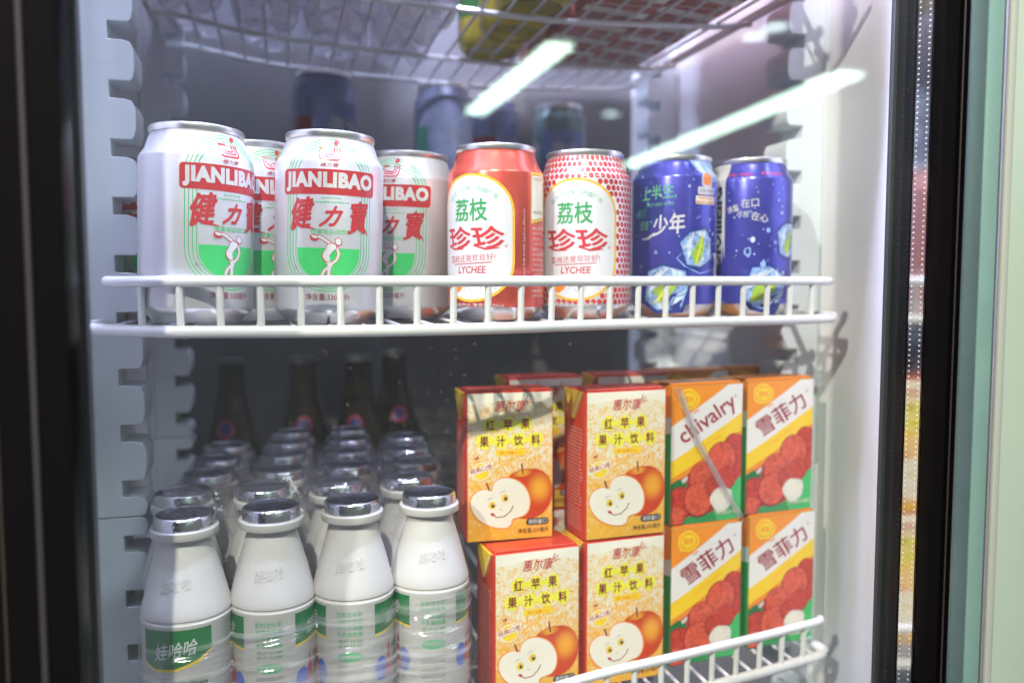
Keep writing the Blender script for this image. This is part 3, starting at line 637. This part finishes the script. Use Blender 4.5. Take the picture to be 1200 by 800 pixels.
def apple_print():
    p = Print(); W_, H_ = 63., 105.5
    X = lambda f: f*W_
    Y = lambda f: H_*(1-f)
    p.raw([(.0, .6), (0.9, .6), (0.9, H_-.3), (0, H_-.3)], [(0, 1, 2, 3)], 'red', 1)
    p.raw([(.9, .5), (62.3, .5), (62.3, H_-.5), (.9, H_-.5)], [(0, 1, 2, 3)], 'apple_carton_paper', 1)
    p.poly([(.9, H_-.5), (62.3, H_-.5), (62.3, H_-10), (52, H_-7), (30, H_-5.5), (12, H_-8), (.9, H_-8.5)], 'cream', 2)
    p.text('惠尔康', X(.50), Y(.092), 23, 8, 'red', 4, bold=.012, shear=.25)
    for a in (.25, .7, 1.15): p.stroke([(X(.66)+2*math.cos(a), Y(.085)+2*math.sin(a)), (X(.66)+6.5*math.cos(a), Y(.085)+6.5*math.sin(a))], 1.0, 'red', 4, taper=True)
    for f, ch in zip((.27, .47, .67), '红苹果'): p.disc(X(f), Y(.215), 5.4, 5.2, 'lemon', 3, wob=.06); p.text(ch, X(f), Y(.215), 6.5, 7.4, 'wine', 6, bold=.035)
    for f, ch in zip((.20, .39, .59, .79), '果汁饮料'): p.disc(X(f), Y(.325), 5.6, 5.4, 'lemon', 3, wob=.06); p.text(ch, X(f), Y(.325), 6.5, 7.4, 'wine', 6, bold=.035)
    p.rect(X(.24), X(.70), Y(.23), Y(.20), 'lemon', 4); p.rect(X(.2), X(.8), Y(.34), Y(.31), 'lemon', 4)
    p.rrect(X(.33), X(.68), Y(.425), Y(.385), 1.6, 'yellow', 3); p.text('果汁含量≥10%', X(.505), Y(.405), 16, 2.4, 'orange', 4, bold=.01, res=1)
    p.disc(X(.165), Y(.525), 6.4, 6.4, 'cream', 3); p.disc(X(.165), Y(.525), 5.7, 5.7, 'yellow', 4)
    p.poly([(X(.165)-8.6, Y(.545)-1.2), (X(.165)+8.2, Y(.505)-.2), (X(.165)+8.6, Y(.465)+.4), (X(.165)-8, Y(.505)-.5)], 'cream', 5)
    p.text('经典口感', X(.165), Y(.507), 16, 3.7, 'red', 6, bold=.02, rot=.25); p.poly([(X(.1), Y(.445)), (X(.085), Y(.425)), (X(.11), Y(.432)), (X(.13), Y(.415)), (X(.14), Y(.437))], 'red', 4)
    # whole apple
    cx, cy = X(.70), Y(.685)
    P = []
    for k in range(40):
        a = 2*math.pi*k/40; r = 1-.10*max(0, math.sin(a))**6-.04*max(0, -math.sin(a))**8; P.append((cx+18.5*r*math.cos(a), cy+19.5*r*math.sin(a)))
    p.poly(P, 'applered', 3); p.disc(cx-4, cy+14.5, 8.2, 2.4, 'appletop', 4, n=20, rot=.1)
    p.stroke([(cx-3.5, cy+13.8), (cx-4.2, cy+18), (cx-4.6, cy+21.5)], 1.1, 'wine', 6)
    # cut half apple, heart shaped, leaning
    Z4 = [(210, 530), (190, 522), (155, 530), (125, 560), (118, 600), (130, 640), (155, 672), (195, 697), (240, 706), (275, 703), (293, 688), (300, 662), (320, 651), (350, 640), (370, 615), (378, 580), (375, 545), (360, 510), (335, 482), (300, 465), (262, 462), (232, 475), (215, 500)]
    def half(k):
        o = []
        for x, y in Z4:
            x, y = 248+(x-248)*k, 585+(y-585)*k; f = (x-100)/385; o.append((X(f), Y((y-(62-24*f))/((788-50*f)-(62-24*f)))))
        return [tuple(q) for q in spline(o+[o[0]], 3)[:-1]]
    p.poly(half(1.045), 'orange', 6); p.poly(half(1.0), 'cream', 7)
    p.stroke([(X(.255), Y(.655)), (X(.245), Y(.63)), (X(.22), Y(.60))], 1.1, 'wine', 8)
    for ex, ey in ((X(.29), Y(.755)), (X(.435), Y(.71))):
        p.disc(ex, ey, 2.6, 2.8, 'yellow', 8); p.disc(ex+.6, ey-.3, 1.3, 1.5, 'black', 9); p.disc(ex+1.0, ey+.4, .5, .5, 'white', 10); p.stroke([(ex-3.6, ey+3.6), (ex-1.8, ey+5), (ex+.2, ey+5)], .5, 'grey', 8)
    p.stroke([(X(.29), Y(.815)), (X(.34), Y(.84)), (X(.43), Y(.835)), (X(.50), Y(.80)), (X(.53), Y(.765))], .7, 'wine', 8); p.disc(X(.295), Y(.818), 1.7, 1.0, 'red', 9, rot=-.5); p.stroke([(X(.37), Y(.78)), (X(.385), Y(.79)), (X(.40), Y(.783))], .5, 'grey', 8)
    p.rrect(X(.68), X(.945), Y(.905), Y(.86), 2.2, 'black', 8); p.text('清甜爽口', X(.812), Y(.882), 14, 3.3, 'white', 9, bold=.02, res=1)
    p.text('净含量:250毫升', X(.765), Y(.942), 23, 3.6, 'black', 8, bold=.008, res=1)
    return p
def side_print():
    p = Print(); r = random.Random(4)
    for k in range(22): p.text('配料表 水 白砂糖 苹果浓缩汁 柠檬酸'[k % 6:], 20, 78-2.6*k, 30-r.uniform(0, 8), 1.2, 'cream', 1, res=1)
    for k in range(7): p.text('产品标准号贮存条件', 20, 20-2.4*k, 26, 1.1, 'cream', 1, res=1)
    return p
ap = carton('apple_juice_carton', M_RED, M_RED, M_YEL, apple_print(), side_print())
def lychee_print(word):
    p = Print(); W_, H_ = 63., 105.5
    def Q(L): return [(x*62.2+.4, (1-y)*(H_-1)+.5) for x, y in L]
    p.poly(Q([(0, 0), (1, 0), (1, 1), (0, 1)]), 'carton_orange', 1)
    p.poly(Q([(0, .285), (.80, 0), (1, 0), (1, .21), (0, .54)]), 'cartonwhite', 2)
    p.poly(Q([(0, .54), (1, .21), (1, .34), (0, .665)]), 'yellow', 2)
    p.poly(Q([(0, .71), (.4, .575), (1, .375), (1, 1), (0, 1)]), 'fruit', 2)
    p.poly(Q([(.62, 1), (.56, .94), (.72, .86), (.82, .76), (1, .68), (1, 1)]), 'green', 3); p.poly(Q([(.16, 1), (.22, .95), (.6, .93), (.66, 1)]), 'midgreen', 5); p.poly(Q([(0, .70), (.10, .665), (.22, .70), (.2, .74), (.06, .77), (0, .75)]), 'dkgreen', 6); p.poly(Q([(.14, .675), (.22, .64), (.22, .675), (.16, .70)]), 'white', 7)
    for k, (fx, fy, r, c) in enumerate(((.88, .46, 10, 'fruit'), (.70, .55, 13.5, 'fruit2'), (.42, .665, 11.5, 'fruit2'), (.78, .685, 9, 'fruit'), (.12, .84, 12, 'fruit'), (.38, .825, 13, 'fruit2'), (.60, .74, 8, 'fruit'), (.07, .94, 8, 'fruit2'))):
        x, y = Q([(fx, fy)])[0]; rr_ = min(r, 62.4-x, x-.5+r*.4)
        pts = [(min(62.5, max(.5, x+r*math.cos(2*math.pi*j/22))), max(.6, y+r*1.05*math.sin(2*math.pi*j/22))) for j in range(22)]
        p.poly(pts, 'wine', 4+k*2); p.poly([(x+(a-x)*.94, y+.4+(b-y)*.94) for a, b in pts], c, 5+k*2)
    x, y = Q([(.70, .84)])[0]; p.disc(x, y, 10, 9.5, 'pulp', 22, wob=.05); p.disc(x-1, y+1, 6, 5.5, 'cream', 23, wob=.05)
    x, y = Q([(.23, .095)])[0]; p.disc(x, y, 9.2, 8, 'yellow', 3, wob=.03); p.disc(x, y, 7.4, 6.2, 'orange', 4, wob=.03); p.disc(x, y, 6.6, 5.4, 'yellow', 5); p.text('荔枝', x, y, 9, 4.5, 'orange', 6, bold=.02)
    x, y = Q([(.5, .255)])[0]
    if word == 'chivalry': p.text(word, x+.5, y, 54, 16.5, 'dkred', 4, bold=.012, rot=.52, shear=-.1, res=3)
    else: p.text(word, x, y, 49, 15.5, 'dkred', 4, bold=.024, rot=.50, shear=-.1, res=3)
    p.stroke([(x-13, y+6.2), (x-8, y+8.6)], 1.2, 'orange', 5); p.text('®', *Q([(.9, .09)])[0], 3, 3, 'wine', 4, res=1)
    p.text('LYCHEE JUICE DRINK', *Q([(.5, .43)])[0], 26, 2, 'orange', 4, rot=.5, res=1)
    p.text('净含量:250毫升', *Q([(.80, .935)])[0], 22, 3.6, 'cream', 24, bold=.01, res=1)
    return p
def green_side():
    p = Print()
    p.poly([(0, 105), (40, 105), (40, 82), (0, 74)], 'orange', 1); p.poly([(0, 74), (40, 82), (40, 70), (0, 62)], 'white', 1)
    for k in range(16): p.text('荔枝汁饮料 配料表 贮存'[k % 4:], 20, 56-3.2*k, 26, 1.3, 'cream', 2, res=1)
    return p
ly = carton('lychee_juice_carton', M_GRN, M_ORG, M_ORG, lychee_print('雪菲力'), green_side())
lc = carton('lychee_juice_carton', M_GRN, M_ORG, M_ORG, lychee_print('chivalry'), green_side())
# drinking straw in its clear sleeve, stuck across the front
M_SLEEVE = thin_clear('straw_sleeve', .10, .6, .12, haze=.14, bump=.3, bscale=150)
sl = MB().tube([(-.0275, -.0030, .1035), (-.010, -.0036, .062), (.0285, -.0026, .003)], .0030, 10).build('straw_sleeve', M_SLEEVE, lc)
MB().tube([(-.0255, -.0031, .099), (-.010, -.0036, .062), (.0265, -.0027, .006)], .0016, 8).build('straw', thin_clear('straw_plastic', .06, .5, .2, haze=.38, haze_col=(.85, .8, .78)), sl)
def place(proto, first, pl, pr_, z, label, group, push=0):
    """set a carton by the pixels of its front bottom corners on the level z"""
    a = at(*pl, z=z); b = at(*pr_, z=z); m = (a+b)/2; d = b-a; rz = math.atan2(d.y, d.x)
    n = Vector((-math.sin(rz), math.cos(rz), 0)); m += n*push
    o = put(proto, first, (m.x, m.y, z), rz, label, 'carton', group)
    return o
ZC = ZL+.0005; ZC2 = ZC+CH+.0016
GA, GL = 'apple juice cartons', 'lychee juice cartons'
a1 = [((547, 636), (650, 633)), ((684, 637), (783, 622))]
AX = []
def spot(px, z, y): v = at(px, 500, y=y); return v.x
# x of each carton from its front centre pixel, y from where its bottom edge meets the carton or shelf below
def carton_at(proto, first, pcx, prow, y, z, rz, label, group):
    x = at(pcx, prow, y=y).x
    return put(proto, first, (x, y, z), rz, label, 'carton', group)
carton_at(ap, True, 598, 635, .568, ZC2, -.03, 'apple juice carton atop another, its upper corner in shadow, next to the milk bottles', GA)
carton_at(ap, False, 733, 628, .553, ZC2, .06, 'apple juice carton with its red side showing, stacked next to the carton with the straw', GA)
carton_at(ap, False, 630, 720, .545, ZC, .075, 'apple juice carton in the bottom tier next to the milk bottles', GA)
carton_at(ap, False, 733, 710, .553, ZC, .08, 'apple juice carton in the bottom tier beside a lychee juice carton', GA)
carton_at(lc, True, 827, 610, .570, ZC2, .09, 'lychee juice carton with a clear sleeved straw slanting across its front', GL)
carton_at(ly, True, 912, 597, .582, ZC2, .08, 'lychee juice carton of the upper tier beside the white cooler wall', GL)
carton_at(ly, False, 827, 720, .568, ZC, .10, 'lychee juice carton in the bottom tier under the one with the straw', GL)
carton_at(ly, False, 915, 700, .580, ZC, .09, 'lychee juice carton in the bottom tier beside the white cooler wall', GL)
for k, (pc, y, pt, g, w) in enumerate(((640, .640, ap, GA, 'apple juice carton'), (742, .640, ap, GA, 'apple juice carton'), (815, .655, ly, GL, 'lychee juice carton'), (892, .660, ly, GL, 'lychee juice carton'))):
    for z, t in ((ZC, 'bottom'), (ZC2, 'upper')):
        carton_at(pt, False, pc, 500, y, z, (.02, -.03, .04, 0)[k], w+' in the row behind, '+t+' tier, '+('its edge peeking between two apple cartons' if k == 0 else 'hidden behind the second apple carton stack' if k == 1 else 'behind the carton with the straw' if k == 2 else 'behind the cartons at the cooler wall'), g)

# ================================================================== MILK BOTTLES
M_MILK = mat('milk_bottle_plastic', (.59, .57, .55), .36, bump=.02, bscale=300)
M_FOIL = mat('foil_cap', (.62, .63, .66), .20, metal=1, bump=.6, bscale=260)
BR = .0258; BH = .1465
def milk_print(kind):
    p = Print()
    if kind == 0:  # wide green panel
        p.poly([(-21, 84), (21, 86), (21, 70), (14, 65), (0, 60.5), (-12, 60), (-21, 63)], 'yellow', 1); p.poly([(-21, 84.2), (21, 86.2), (21, 71.4), (13, 66.4), (0, 62), (-12, 61.5), (-21, 64.6)], 'dkgreen', 2)
        p.text('娃哈哈', 0, 73, 26, 9.5, 'white', 3, bold=.012, shear=.35, rot=.14)
        p.poly([(-12, 38), (-3, 38), (-7, 57)], 'red', 1); p.disc(8, 44, 11, 8, 'midgreen', 1); p.text('AD钙奶', 8, 52, 20, 7, 'dkgreen', 3, bold=.03, shear=.2); p.disc(-2, 36, 14, 6, 'blue', 1)
        g0 = 46
    else: g0 = 0
    # code and ingredients panel of fine green print, green panel starting beside it
    c = g0
    for k in range(4): p.text('配料生牛乳糖酸菌'[k:k+5], c, 80.5-4.2*k, 16, 3.3, 'softgreen', 2, bold=.01, res=1)
    for k in range(2): p.text('生产日期', c, 63.5-3*k, 15, 2.0, 'midgreen', 2, res=1)
    p.disc(c, 53.5, 8, 3.2, 'softgreen', 1); p.text('营养成分', c, 53.5, 11, 2.6, 'white', 2, res=1)
    for k in range(4): p.rect(c-8, c+8, 46-5*k, 48.3-5*k, 'grey', 1); p.rect(c-8, c+8, 44-5*k, 44.5-5*k, 'grey', 1)
    if kind != 0:
        for s_ in (-1, 1):
            x0, x1 = (16, 58) if s_ > 0 else (-58, -16)
            p.poly([(x0, 85), (x1, 85), (x1, 68), (x0, 64)] if s_ > 0 else [(x0, 85), (x1, 85), (x1, 64), (x0, 68)], 'yellow', 1)
            p.poly([(x0, 85.2), (x1, 85.2), (x1, 69.2), (x0, 65.4)] if s_ > 0 else [(x0, 85.2), (x1, 85.2), (x1, 65.4), (x0, 69.2)], 'dkgreen', 2)
            p.text('娃哈哈', (x0+x1)/2, 75, 26, 9, 'white', 3, bold=.01, shear=.35, rot=.1)
            q = 1 if s_ > 0 else -1
            p.poly([(q*27-4, 36), (q*27+4, 36), (q*27+1, 60)], 'red', 2); p.disc(q*21, 42, 5, 8, 'blue', 1); p.disc(q*41, 42, 10, 9, 'midgreen', 1); p.text('AD钙奶', q*40, 53, 18, 7, 'dkgreen', 3, bold=.03)
    return p
def make_milk(pr):
    c = thing('milk_bottle', (0, 0, 0))
    P = [(0, .0015), (.021, 0), (.0245, .0012), (BR, .004), (BR, .0885), (BR+.0004, .0895), (BR+.0004, .0912), (BR-.0006, .0922), (BR-.0006, .0928), (BR+.0002, .0936), (BR+.0001, .0960), (BR-.0016, .1020), (.0215, .1130), (.0172, .1280), (.0147, .1365), (.0143, .1380), (.0145, .1384), (.0192, .1387), (.0196, .1393), (.0196, .1432), (.0192, .1437), (.0167, .1439), (.0165, .1450)]
    MB().lathe(P, 64).build('body', M_MILK, c)
    q = []
    n = 60
    F = MB(); prof = [(.0163, .1438), (.0172, .1440), (.0172, .1497), (.0168, .1508), (.0162, .1512), (.0152, .1505), (.0070, .1502), (0, .1502)]
    V = []; Fc = []
    for i, (r, z) in enumerate(prof):
        for k in range(n):
            a = 2*math.pi*k/n; rr_ = r+(.00045 if i in (1, 2) and k % 2 else 0); V.append((rr_*math.sin(a), -rr_*math.cos(a), z+(.0004*math.sin(7*a) if i == 0 else 0)))
    for i in range(len(prof)-1):
        for k in range(n): Fc.append((i*n+k, i*n+(k+1) % n, (i+1)*n+(k+1) % n, (i+1)*n+k))
    F.add(V, Fc, 0, True).build('foil_cap', M_FOIL, c, auto=50)
    def fn(u, v, w):
        a = u/(BR*1000)*1000; r = BR+w+.00004; return Vector((r*math.sin(a), -r*math.cos(a), v+.004))
    pr.build('printed_label', c, fn, 2.4)
    # raised moulded lettering on the cone
    MILKW = Print(); MATS['milk_bottle_plastic'] = M_MILK
    MILKW.text('娃哈哈', 0, 114, 18, 7, 'milk_bottle_plastic', 0, bold=.01, shear=.2, rot=.12)
    MILKW.text('娃哈哈', 66, 114, 18, 7, 'milk_bottle_plastic', 0, bold=.01, shear=.2, rot=.12); MILKW.text('娃哈哈', -66, 114, 18, 7, 'milk_bottle_plastic', 0, bold=.01, shear=.2, rot=.12)
    def fn2(u, v, w):
        a = u*1000/21.; r = prof_r(P, v)+.0003; return Vector((r*math.sin(a), -r*math.cos(a), v))
    o = MILKW.build('moulded_lettering', c, fn2, 2.4)
    so = o.modifiers.new('depth', 'SOLIDIFY'); so.thickness = .0006; so.offset = -1
    return c
mk = [make_milk(milk_print(0)), make_milk(milk_print(1))]
GM = 'white milk bottles'
fr = [(216, .535, 0, -.18, 'white milk bottle with its green panel and white script facing out'), (318, .540, 1, -.10, 'white milk bottle second from the toothed side strip in the front row'), (413, .543, 1, -.18, 'white milk bottle third from the toothed side strip in the front row'), (503, .548, 1, -.08, 'white milk bottle beside the apple juice cartons in the front row')]
FRX = []
u0, u1 = True, True
for px, y, k, rz, lb in fr:
    x = at(px, 600, y=y).x; FRX.append(x)
    put(mk[k], (u0 if k == 0 else u1), (x, y, ZC), rz, lb, 'bottle', GM)
    if k == 0: u0 = False
    else: u1 = False
ORD = ['first', 'second', 'third', 'fourth', 'fifth', 'sixth', 'seventh', 'eighth']
MC = ['in side strip column', 'one column from side strip', 'one column from cartons', 'in column beside cartons']
for r in range(1, 6):
    for cidx in range(4):
        if r >= 5 and cidx in (0, 3): continue
        y = .540+.0525*r+random.uniform(-.002, .002)+.004*(cidx)/3
        x = FRX[cidx]+(-.006 if r == 1 else .004*r-.003)+random.uniform(-.0015, .0015)
        put(mk[r % 2], False, (x, y, ZC), random.uniform(-1, 1), 'wrapped foil capped milk bottle, '+ORD[r]+' row from door, '+MC[cidx], 'bottle', GM)
# clear shrink wrap: a band low across the front, and a slack sheet over the rows behind
M_FILM = thin_clear('shrink_film', .07, .6, .12, haze=.28, haze_col=(.9, .89, .88), bump=.22, bscale=45, crinkle=(5, 5, 150))
M_FILM2 = thin_clear('shrink_film_top', .11, .7, .09, haze=.06, haze_col=(.85, .85, .95), bump=.6, bscale=60)
def film_front():
    V = []; F = []; nx, nz = 130, 90; r = random.Random(5)
    ph = [r.uniform(0, 6) for _ in range(9)]
    xa, xb = FRX[0]-.030, FRX[3]+.031
    for j in range(nz+1):
        t = j/nz; z = ZL+.002+t*.083
        for i in range(nx+1):
            s = i/nx; x = xa+(xb-xa)*s
            # tangent plane across bottles, with slack between
            k = min(range(4), key=lambda q: abs(x-FRX[q])); d = abs(x-FRX[k]); yb = fr[k][1]-math.sqrt(max(0, BR**2-min(d, BR)**2))
            y = fr[k][1]-BR+.012*(d/BR)**3-.0016
            fold = sum(math.sin(z*(420+170*q)+ph[q]+x*(9+5*q)*(1 if q % 2 else -1))*(.00055-.00008*q) for q in range(5))
            for zc, amp in ((.022, .0011), (.036, .0014), (.047, .0012), (.060, .0016), (.070, .0012)): fold += -amp*math.exp(-((z-ZL-zc-.012*(s-.5)-.002*math.sin(x*70+zc*900))/.0016)**2)
            e = max(0, abs(s-.5)*2-.90)/.10
            V.append((x, y+fold-.0004+.020*e*e, z+.014*(s-.5)*(t)+.001*math.sin(x*60)))
    for j in range(nz):
        for i in range(nx): a = j*(nx+1)+i; F.append((a, a+1, a+nx+2, a+nx+1))
    return MB().add(V, F, 0, True)
tag(film_front().build('shrink_wrap', M_FILM, None, auto=0), 'clear creased plastic wrap band round the lower front of the milk bottles', 'wrap')
def film_top():
    V = []; F = []; nx, ny = 90, 90; caps = [o.location for o in COL.objects if o.name.startswith('milk_bottle') and o.type == 'EMPTY' and o.location.y > .56]
    r = random.Random(9); xa, xb, ya, yb = min(c.x for c in caps)-.024, max(c.x for c in caps)+.024, .575, .80
    for j in range(ny+1):
        y = ya+(yb-ya)*j/ny
        for i in range(nx+1):
            x = xa+(xb-xa)*i/nx; d = min(math.hypot(x-c.x, y-c.y) for c in caps)
            drop = 0 if d < .0178 else (d-.0178)*2.1
            e = max(0, (xa+.012-x)/.012, (x-xb+.012)/.012, (ya+.010-y)/.010)
            V.append((x, y, ZC+.1516+.0008-min(drop, .028)-.055*e**1.5+.0012*math.sin(x*410+y*90)*math.sin(y*350)*(d > .018)))
    for j in range(ny):
        for i in range(nx): a = j*(nx+1)+i; F.append((a, a+1, a+nx+2, a+nx+1))
    return MB().add(V, F, 0, True)
tag(film_top().build('shrink_wrap', M_FILM2, None, auto=0), 'slack clear plastic wrap stretched over the caps of the rear milk bottles', 'wrap')

# ================================================================== dark glass bottles at the back of the lower shelf
M_BEER = mat('brown_glass', (.018, .012, .006), .12, spec=.25)
def make_beer():
    c = thing('glass_bottle', (0, 0, 0))
    MB().lathe([(0, .002), (.027, 0), (.030, .003), (.0305, .012), (.0305, .105), (.029, .120), (.022, .142), (.0165, .163), (.0140, .180), (.0132, .200), (.0145, .202), (.0145, .207), (.0130, .208)], 40).build('body', M_BEER, c)
    n = 42; V = []; F = []
    for i, (r, z) in enumerate(((.0155, .2065), (.0150, .209), (.0138, .2125), (0, .2132))):
        for k in range(n): a = 2*math.pi*k/n; q = r+(.0007 if i == 0 and k % 2 else 0); V.append((q*math.sin(a), -q*math.cos(a), z))
    for i in range(3):
        for k in range(n): F.append((i*n+k, i*n+(k+1) % n, (i+1)*n+(k+1) % n, (i+1)*n+k))
    MB().add(V, F, 0, True).build('crown_cap', mat('crown_cap', (.02, .02, .02), .6), c)
    p = Print(); p.rrect(-24, 24, 45, 95, 6, 'cream', 1); p.disc(0, 72, 14, 14, 'navy', 2); p.text('啤酒', 0, 72, 18, 10, 'white', 3, bold=.03); p.disc(0, 143, 9, 9, 'wine', 1); p.disc(0, 143, 6, 6, 'navy', 2)
    PR = [(.0305, .012), (.0305, .105), (.029, .120), (.022, .142), (.0165, .163)]
    p.build('printed_label', c, lambda u, v, w: (lambda a, r: Vector((r*math.sin(a), -r*math.cos(a), v)))(u/.0305 if v < .11 else u/.022, prof_r(PR, v)+w+.0002), 2.4, [105, 120, 142])
    return c
bt = make_beer()
for k, (px, y, w) in enumerate(((270, .90, 'nearest the toothed side strip'), (355, .905, 'between two others'), (420, .90, 'overlapping its paler neighbour'), (462, .955, 'standing back against the rear wall'))):
    put(bt, k == 0, (at(px, 450, y=y).x, y, ZC), random.uniform(-.3, .3), 'dark brown glass bottle with crown cap at the back, '+w, 'bottle', 'dark glass bottles behind the milk')

# ================================================================== goods on the upper shelf, seen from below through the wires
M_PET = thin_clear('clear_bottle_plastic', .34, .6, .05, (.93, .93, .99), haze=.50, haze_col=(.97, .96, .99), bump=.9, bscale=150)
def make_water():
    c = thing('water_bottle', (0, 0, 0)); n = 60; V = []; F = []
    prof = [(.001, .007), (.006, .006), (.012, .0035), (.018, .001), (.023, 0), (.027, .003), (.030, .010), (.0315, .022), (.0315, .05), (.0305, .053), (.0315, .056), (.0315, .10), (.030, .125), (.022, .150), (.0125, .172), (.0125, .195)]
    for r, z in prof:
        for k in range(n):
            a = 2*math.pi*k/n; g = max(0, math.cos(5*a))**3 if z < .02 else 0
            V.append((r*math.sin(a), -r*math.cos(a), z+g*.010*min(1, r/.02)*(1-z/.02)))
    for i in range(len(prof)-1):
        for k in range(n): F.append((i*n+k, i*n+(k+1) % n, (i+1)*n+(k+1) % n, (i+1)*n+k))
    MB().add(V, F, 0, True).build('body', M_PET, c)
    MB().lathe([(.0145, .178), (.0145, .193), (.013, .196), (0, .196)], 28).build('screw_cap', mat('cap_pink', (.6, .05, .12), .4), c)
    MB().lathe([(.0318, .062), (.0318, .095)], 48).build('label', mat('water_label', (.62, .20, .30), .35, vary=.5, vscale=90), c)
    return c
wb = make_water(); first = True
for r in range(6):
    for k in range(4):
        x = -.072+.0645*k+(.006 if r % 2 else 0)+random.uniform(-.002, .002); y = .565+.066*r+random.uniform(-.002, .002)
        put(wb, first, (x, y, ZTOP+sag(x)+.0012), random.uniform(0, 6), 'clear water bottle on sagging shelf, '+ORD[r]+' row from door, '+['along side wall', 'second from side wall', 'second from yellow tubs', 'along yellow tubs'][k], 'bottle', 'clear water bottles on the upper shelf'); first = False
M_CANY = mat('can_yellow', (.62, .50, .03), .32, coat=.3, vary=.25, vscale=50)
def make_tub():
    c = thing('drink_tub', (0, 0, 0))
    MB().lathe([(.0, .004), (.022, .004), (.0235, .0005), (.0255, 0), (.028, .0012), (.0315, .006), (.0325, .014), (.0325, .085), (.030, .092)], 56).build('body', M_CANY, c)
    MB().lathe([(.0225, .0038), (.0236, .0001), (.0240, -.0002), (.0244, .0003)], 48).build('foot_ring', mat('tub_dark', (.07, .09, .02), .4), c)
    MB().lathe([(.0326, .030), (.0326, .070)], 56).build('label', mat('tub_green', (.05, .25, .05), .4, vary=.4, vscale=90), c)
    MB().lathe([(.030, .092), (.031, .093), (.031, .099), (.029, .100), (0, .100)], 48).build('lid', mat('tub_lid', (.03, .2, .05), .4), c)
    return c
tb = make_tub(); first = True
for r in range(5):
    x = .207+(.004 if r % 2 else 0); y = .545+.072*r
    put(tb, first, (x, y, ZTOP+sag(x)+.0014), random.uniform(0, 6), 'yellow drink tub on the sagging upper shelf, '+ORD[r]+' from the door', 'tub', 'yellow tubs on the upper shelf'); first = False
M_BRICK = mat('carton_brick_red', (.48, .10, .08), .45, vary=.2, vscale=60)
rc = carton('red_carton', M_BRICK, M_BRICK, M_WHT, (lambda p: (p.rect(4, 59, 40, 70, 'cream', 1), p.text('果汁', 31, 55, 40, 20, 'red', 2, bold=.03), p)[-1])(Print()))
def foot_print():
    p = Print(); p.poly([(1, 8), (62, 22), (62, 36), (1, 22)], 'cream', 1); p.rect(3, 60, 2, 4, 'cream', 1); return p
foot_print().build('printed_foot', rc, lambda u, v, w: Vector((u-CW/2, v, -w-.00005)))
first = True
for r in range(8):
    for k in range(2 if r % 1 == 0 else 2):
        x = .279+.067*k; y = .535+.0425*r
        if k == 1 and r < 1: pass
        put(rc, first, (x, y, ZTOP+max(sag(x-.03), sag(x+.03), sag(x))+.0014), random.uniform(-.03, .03), 'red and cream carton on sagging shelf, '+ORD[r]+' row from door, '+('by yellow tubs' if k == 0 else 'by side wall'), 'carton', 'red cartons on the upper shelf'); first = False

# ================================================================== shop lights behind the camera, mirrored in the door glass
M_TUBE = emit('tube_light', (.72, 1.0, .84), 15); M_HOUS = mat('lamp_housing', (.75, .75, .74), .4)
def mirror(v): return Vector((v.x, 2*GY0-v.y, v.z))
def tube_light(p0, p1, w, label):
    a, b = mirror(at(*p0, z=1.5)), mirror(at(*p1, z=1.5)); m = (a+b)/2; d = b-a; L_ = d.length
    t = tag(thing('ceiling_light', (m.x, m.y, 1.5), math.atan2(d.y, d.x)), label, 'light', 'ceiling strip lights of the shop')
    MB().rbox(-L_/2-.02, L_/2+.02, -w*.6, w*.6, .012, .05, .004, 1).build('housing', M_HOUS, t)
    n = 3
    for k in range(n):
        x0 = -L_/2+L_*k/n; MB().rbox(x0+.02, x0+L_/n-.02, -w/2, w/2, -.012, .0115, .005, 1).build('diffuser', M_TUBE, t)
tube_light((557, 132), (658, 52), .17, 'broad pale green ceiling strip light mirrored above the red lychee can')
tube_light((738, 194), (1000, 86), .20, 'long pale green ceiling strip light mirrored across to the white wall')
M_DOWN = emit('downlight_glow', (.75, .95, 1.0), 10)
for px, py, q in ((886, 43, 'the nearer of a pair'), (910, 32, 'the farther of a pair'), (716, 134, 'set apart')):
    v = mirror(at(px, py, z=1.5)); t = tag(thing('downlight', v), 'round ceiling downlight mirrored in the door glass, '+q, 'light', 'round downlights of the shop')
    MB().lathe([(.09, .004), (.085, -.003), (.075, .0), (.07, .03)], 32).build('trim_ring', M_HOUS, t); MB().lathe([(.074, .004), (0, .004)], 32).build('bulb_face', M_DOWN, t)
# dust on the outer pane
dm = MB(); r = random.Random(21)
for _ in range(260):
    x, z = r.uniform(-.08, .35), r.uniform(-.2, .17)
    if r.random() < .6: x, z = r.gauss(.09, .05), r.gauss(-.05, .04)
    if not -.085 < x < .352: continue
    s = r.uniform(.00006, .00018); dm.add([(x+s*math.cos(a), GY0-.00356, z+s*math.sin(a)*r.uniform(.6, 1.5)) for a in (0, 1.2, 2.5, 3.7, 5)], [(0, 1, 2, 3, 4)])
d_o = tag(dm.build('dust', mat('dust_speck', (.8, .78, .75), .8), door), kind='stuff')
bpy.data.objects.remove(_to); bpy.data.curves.remove(_tx)
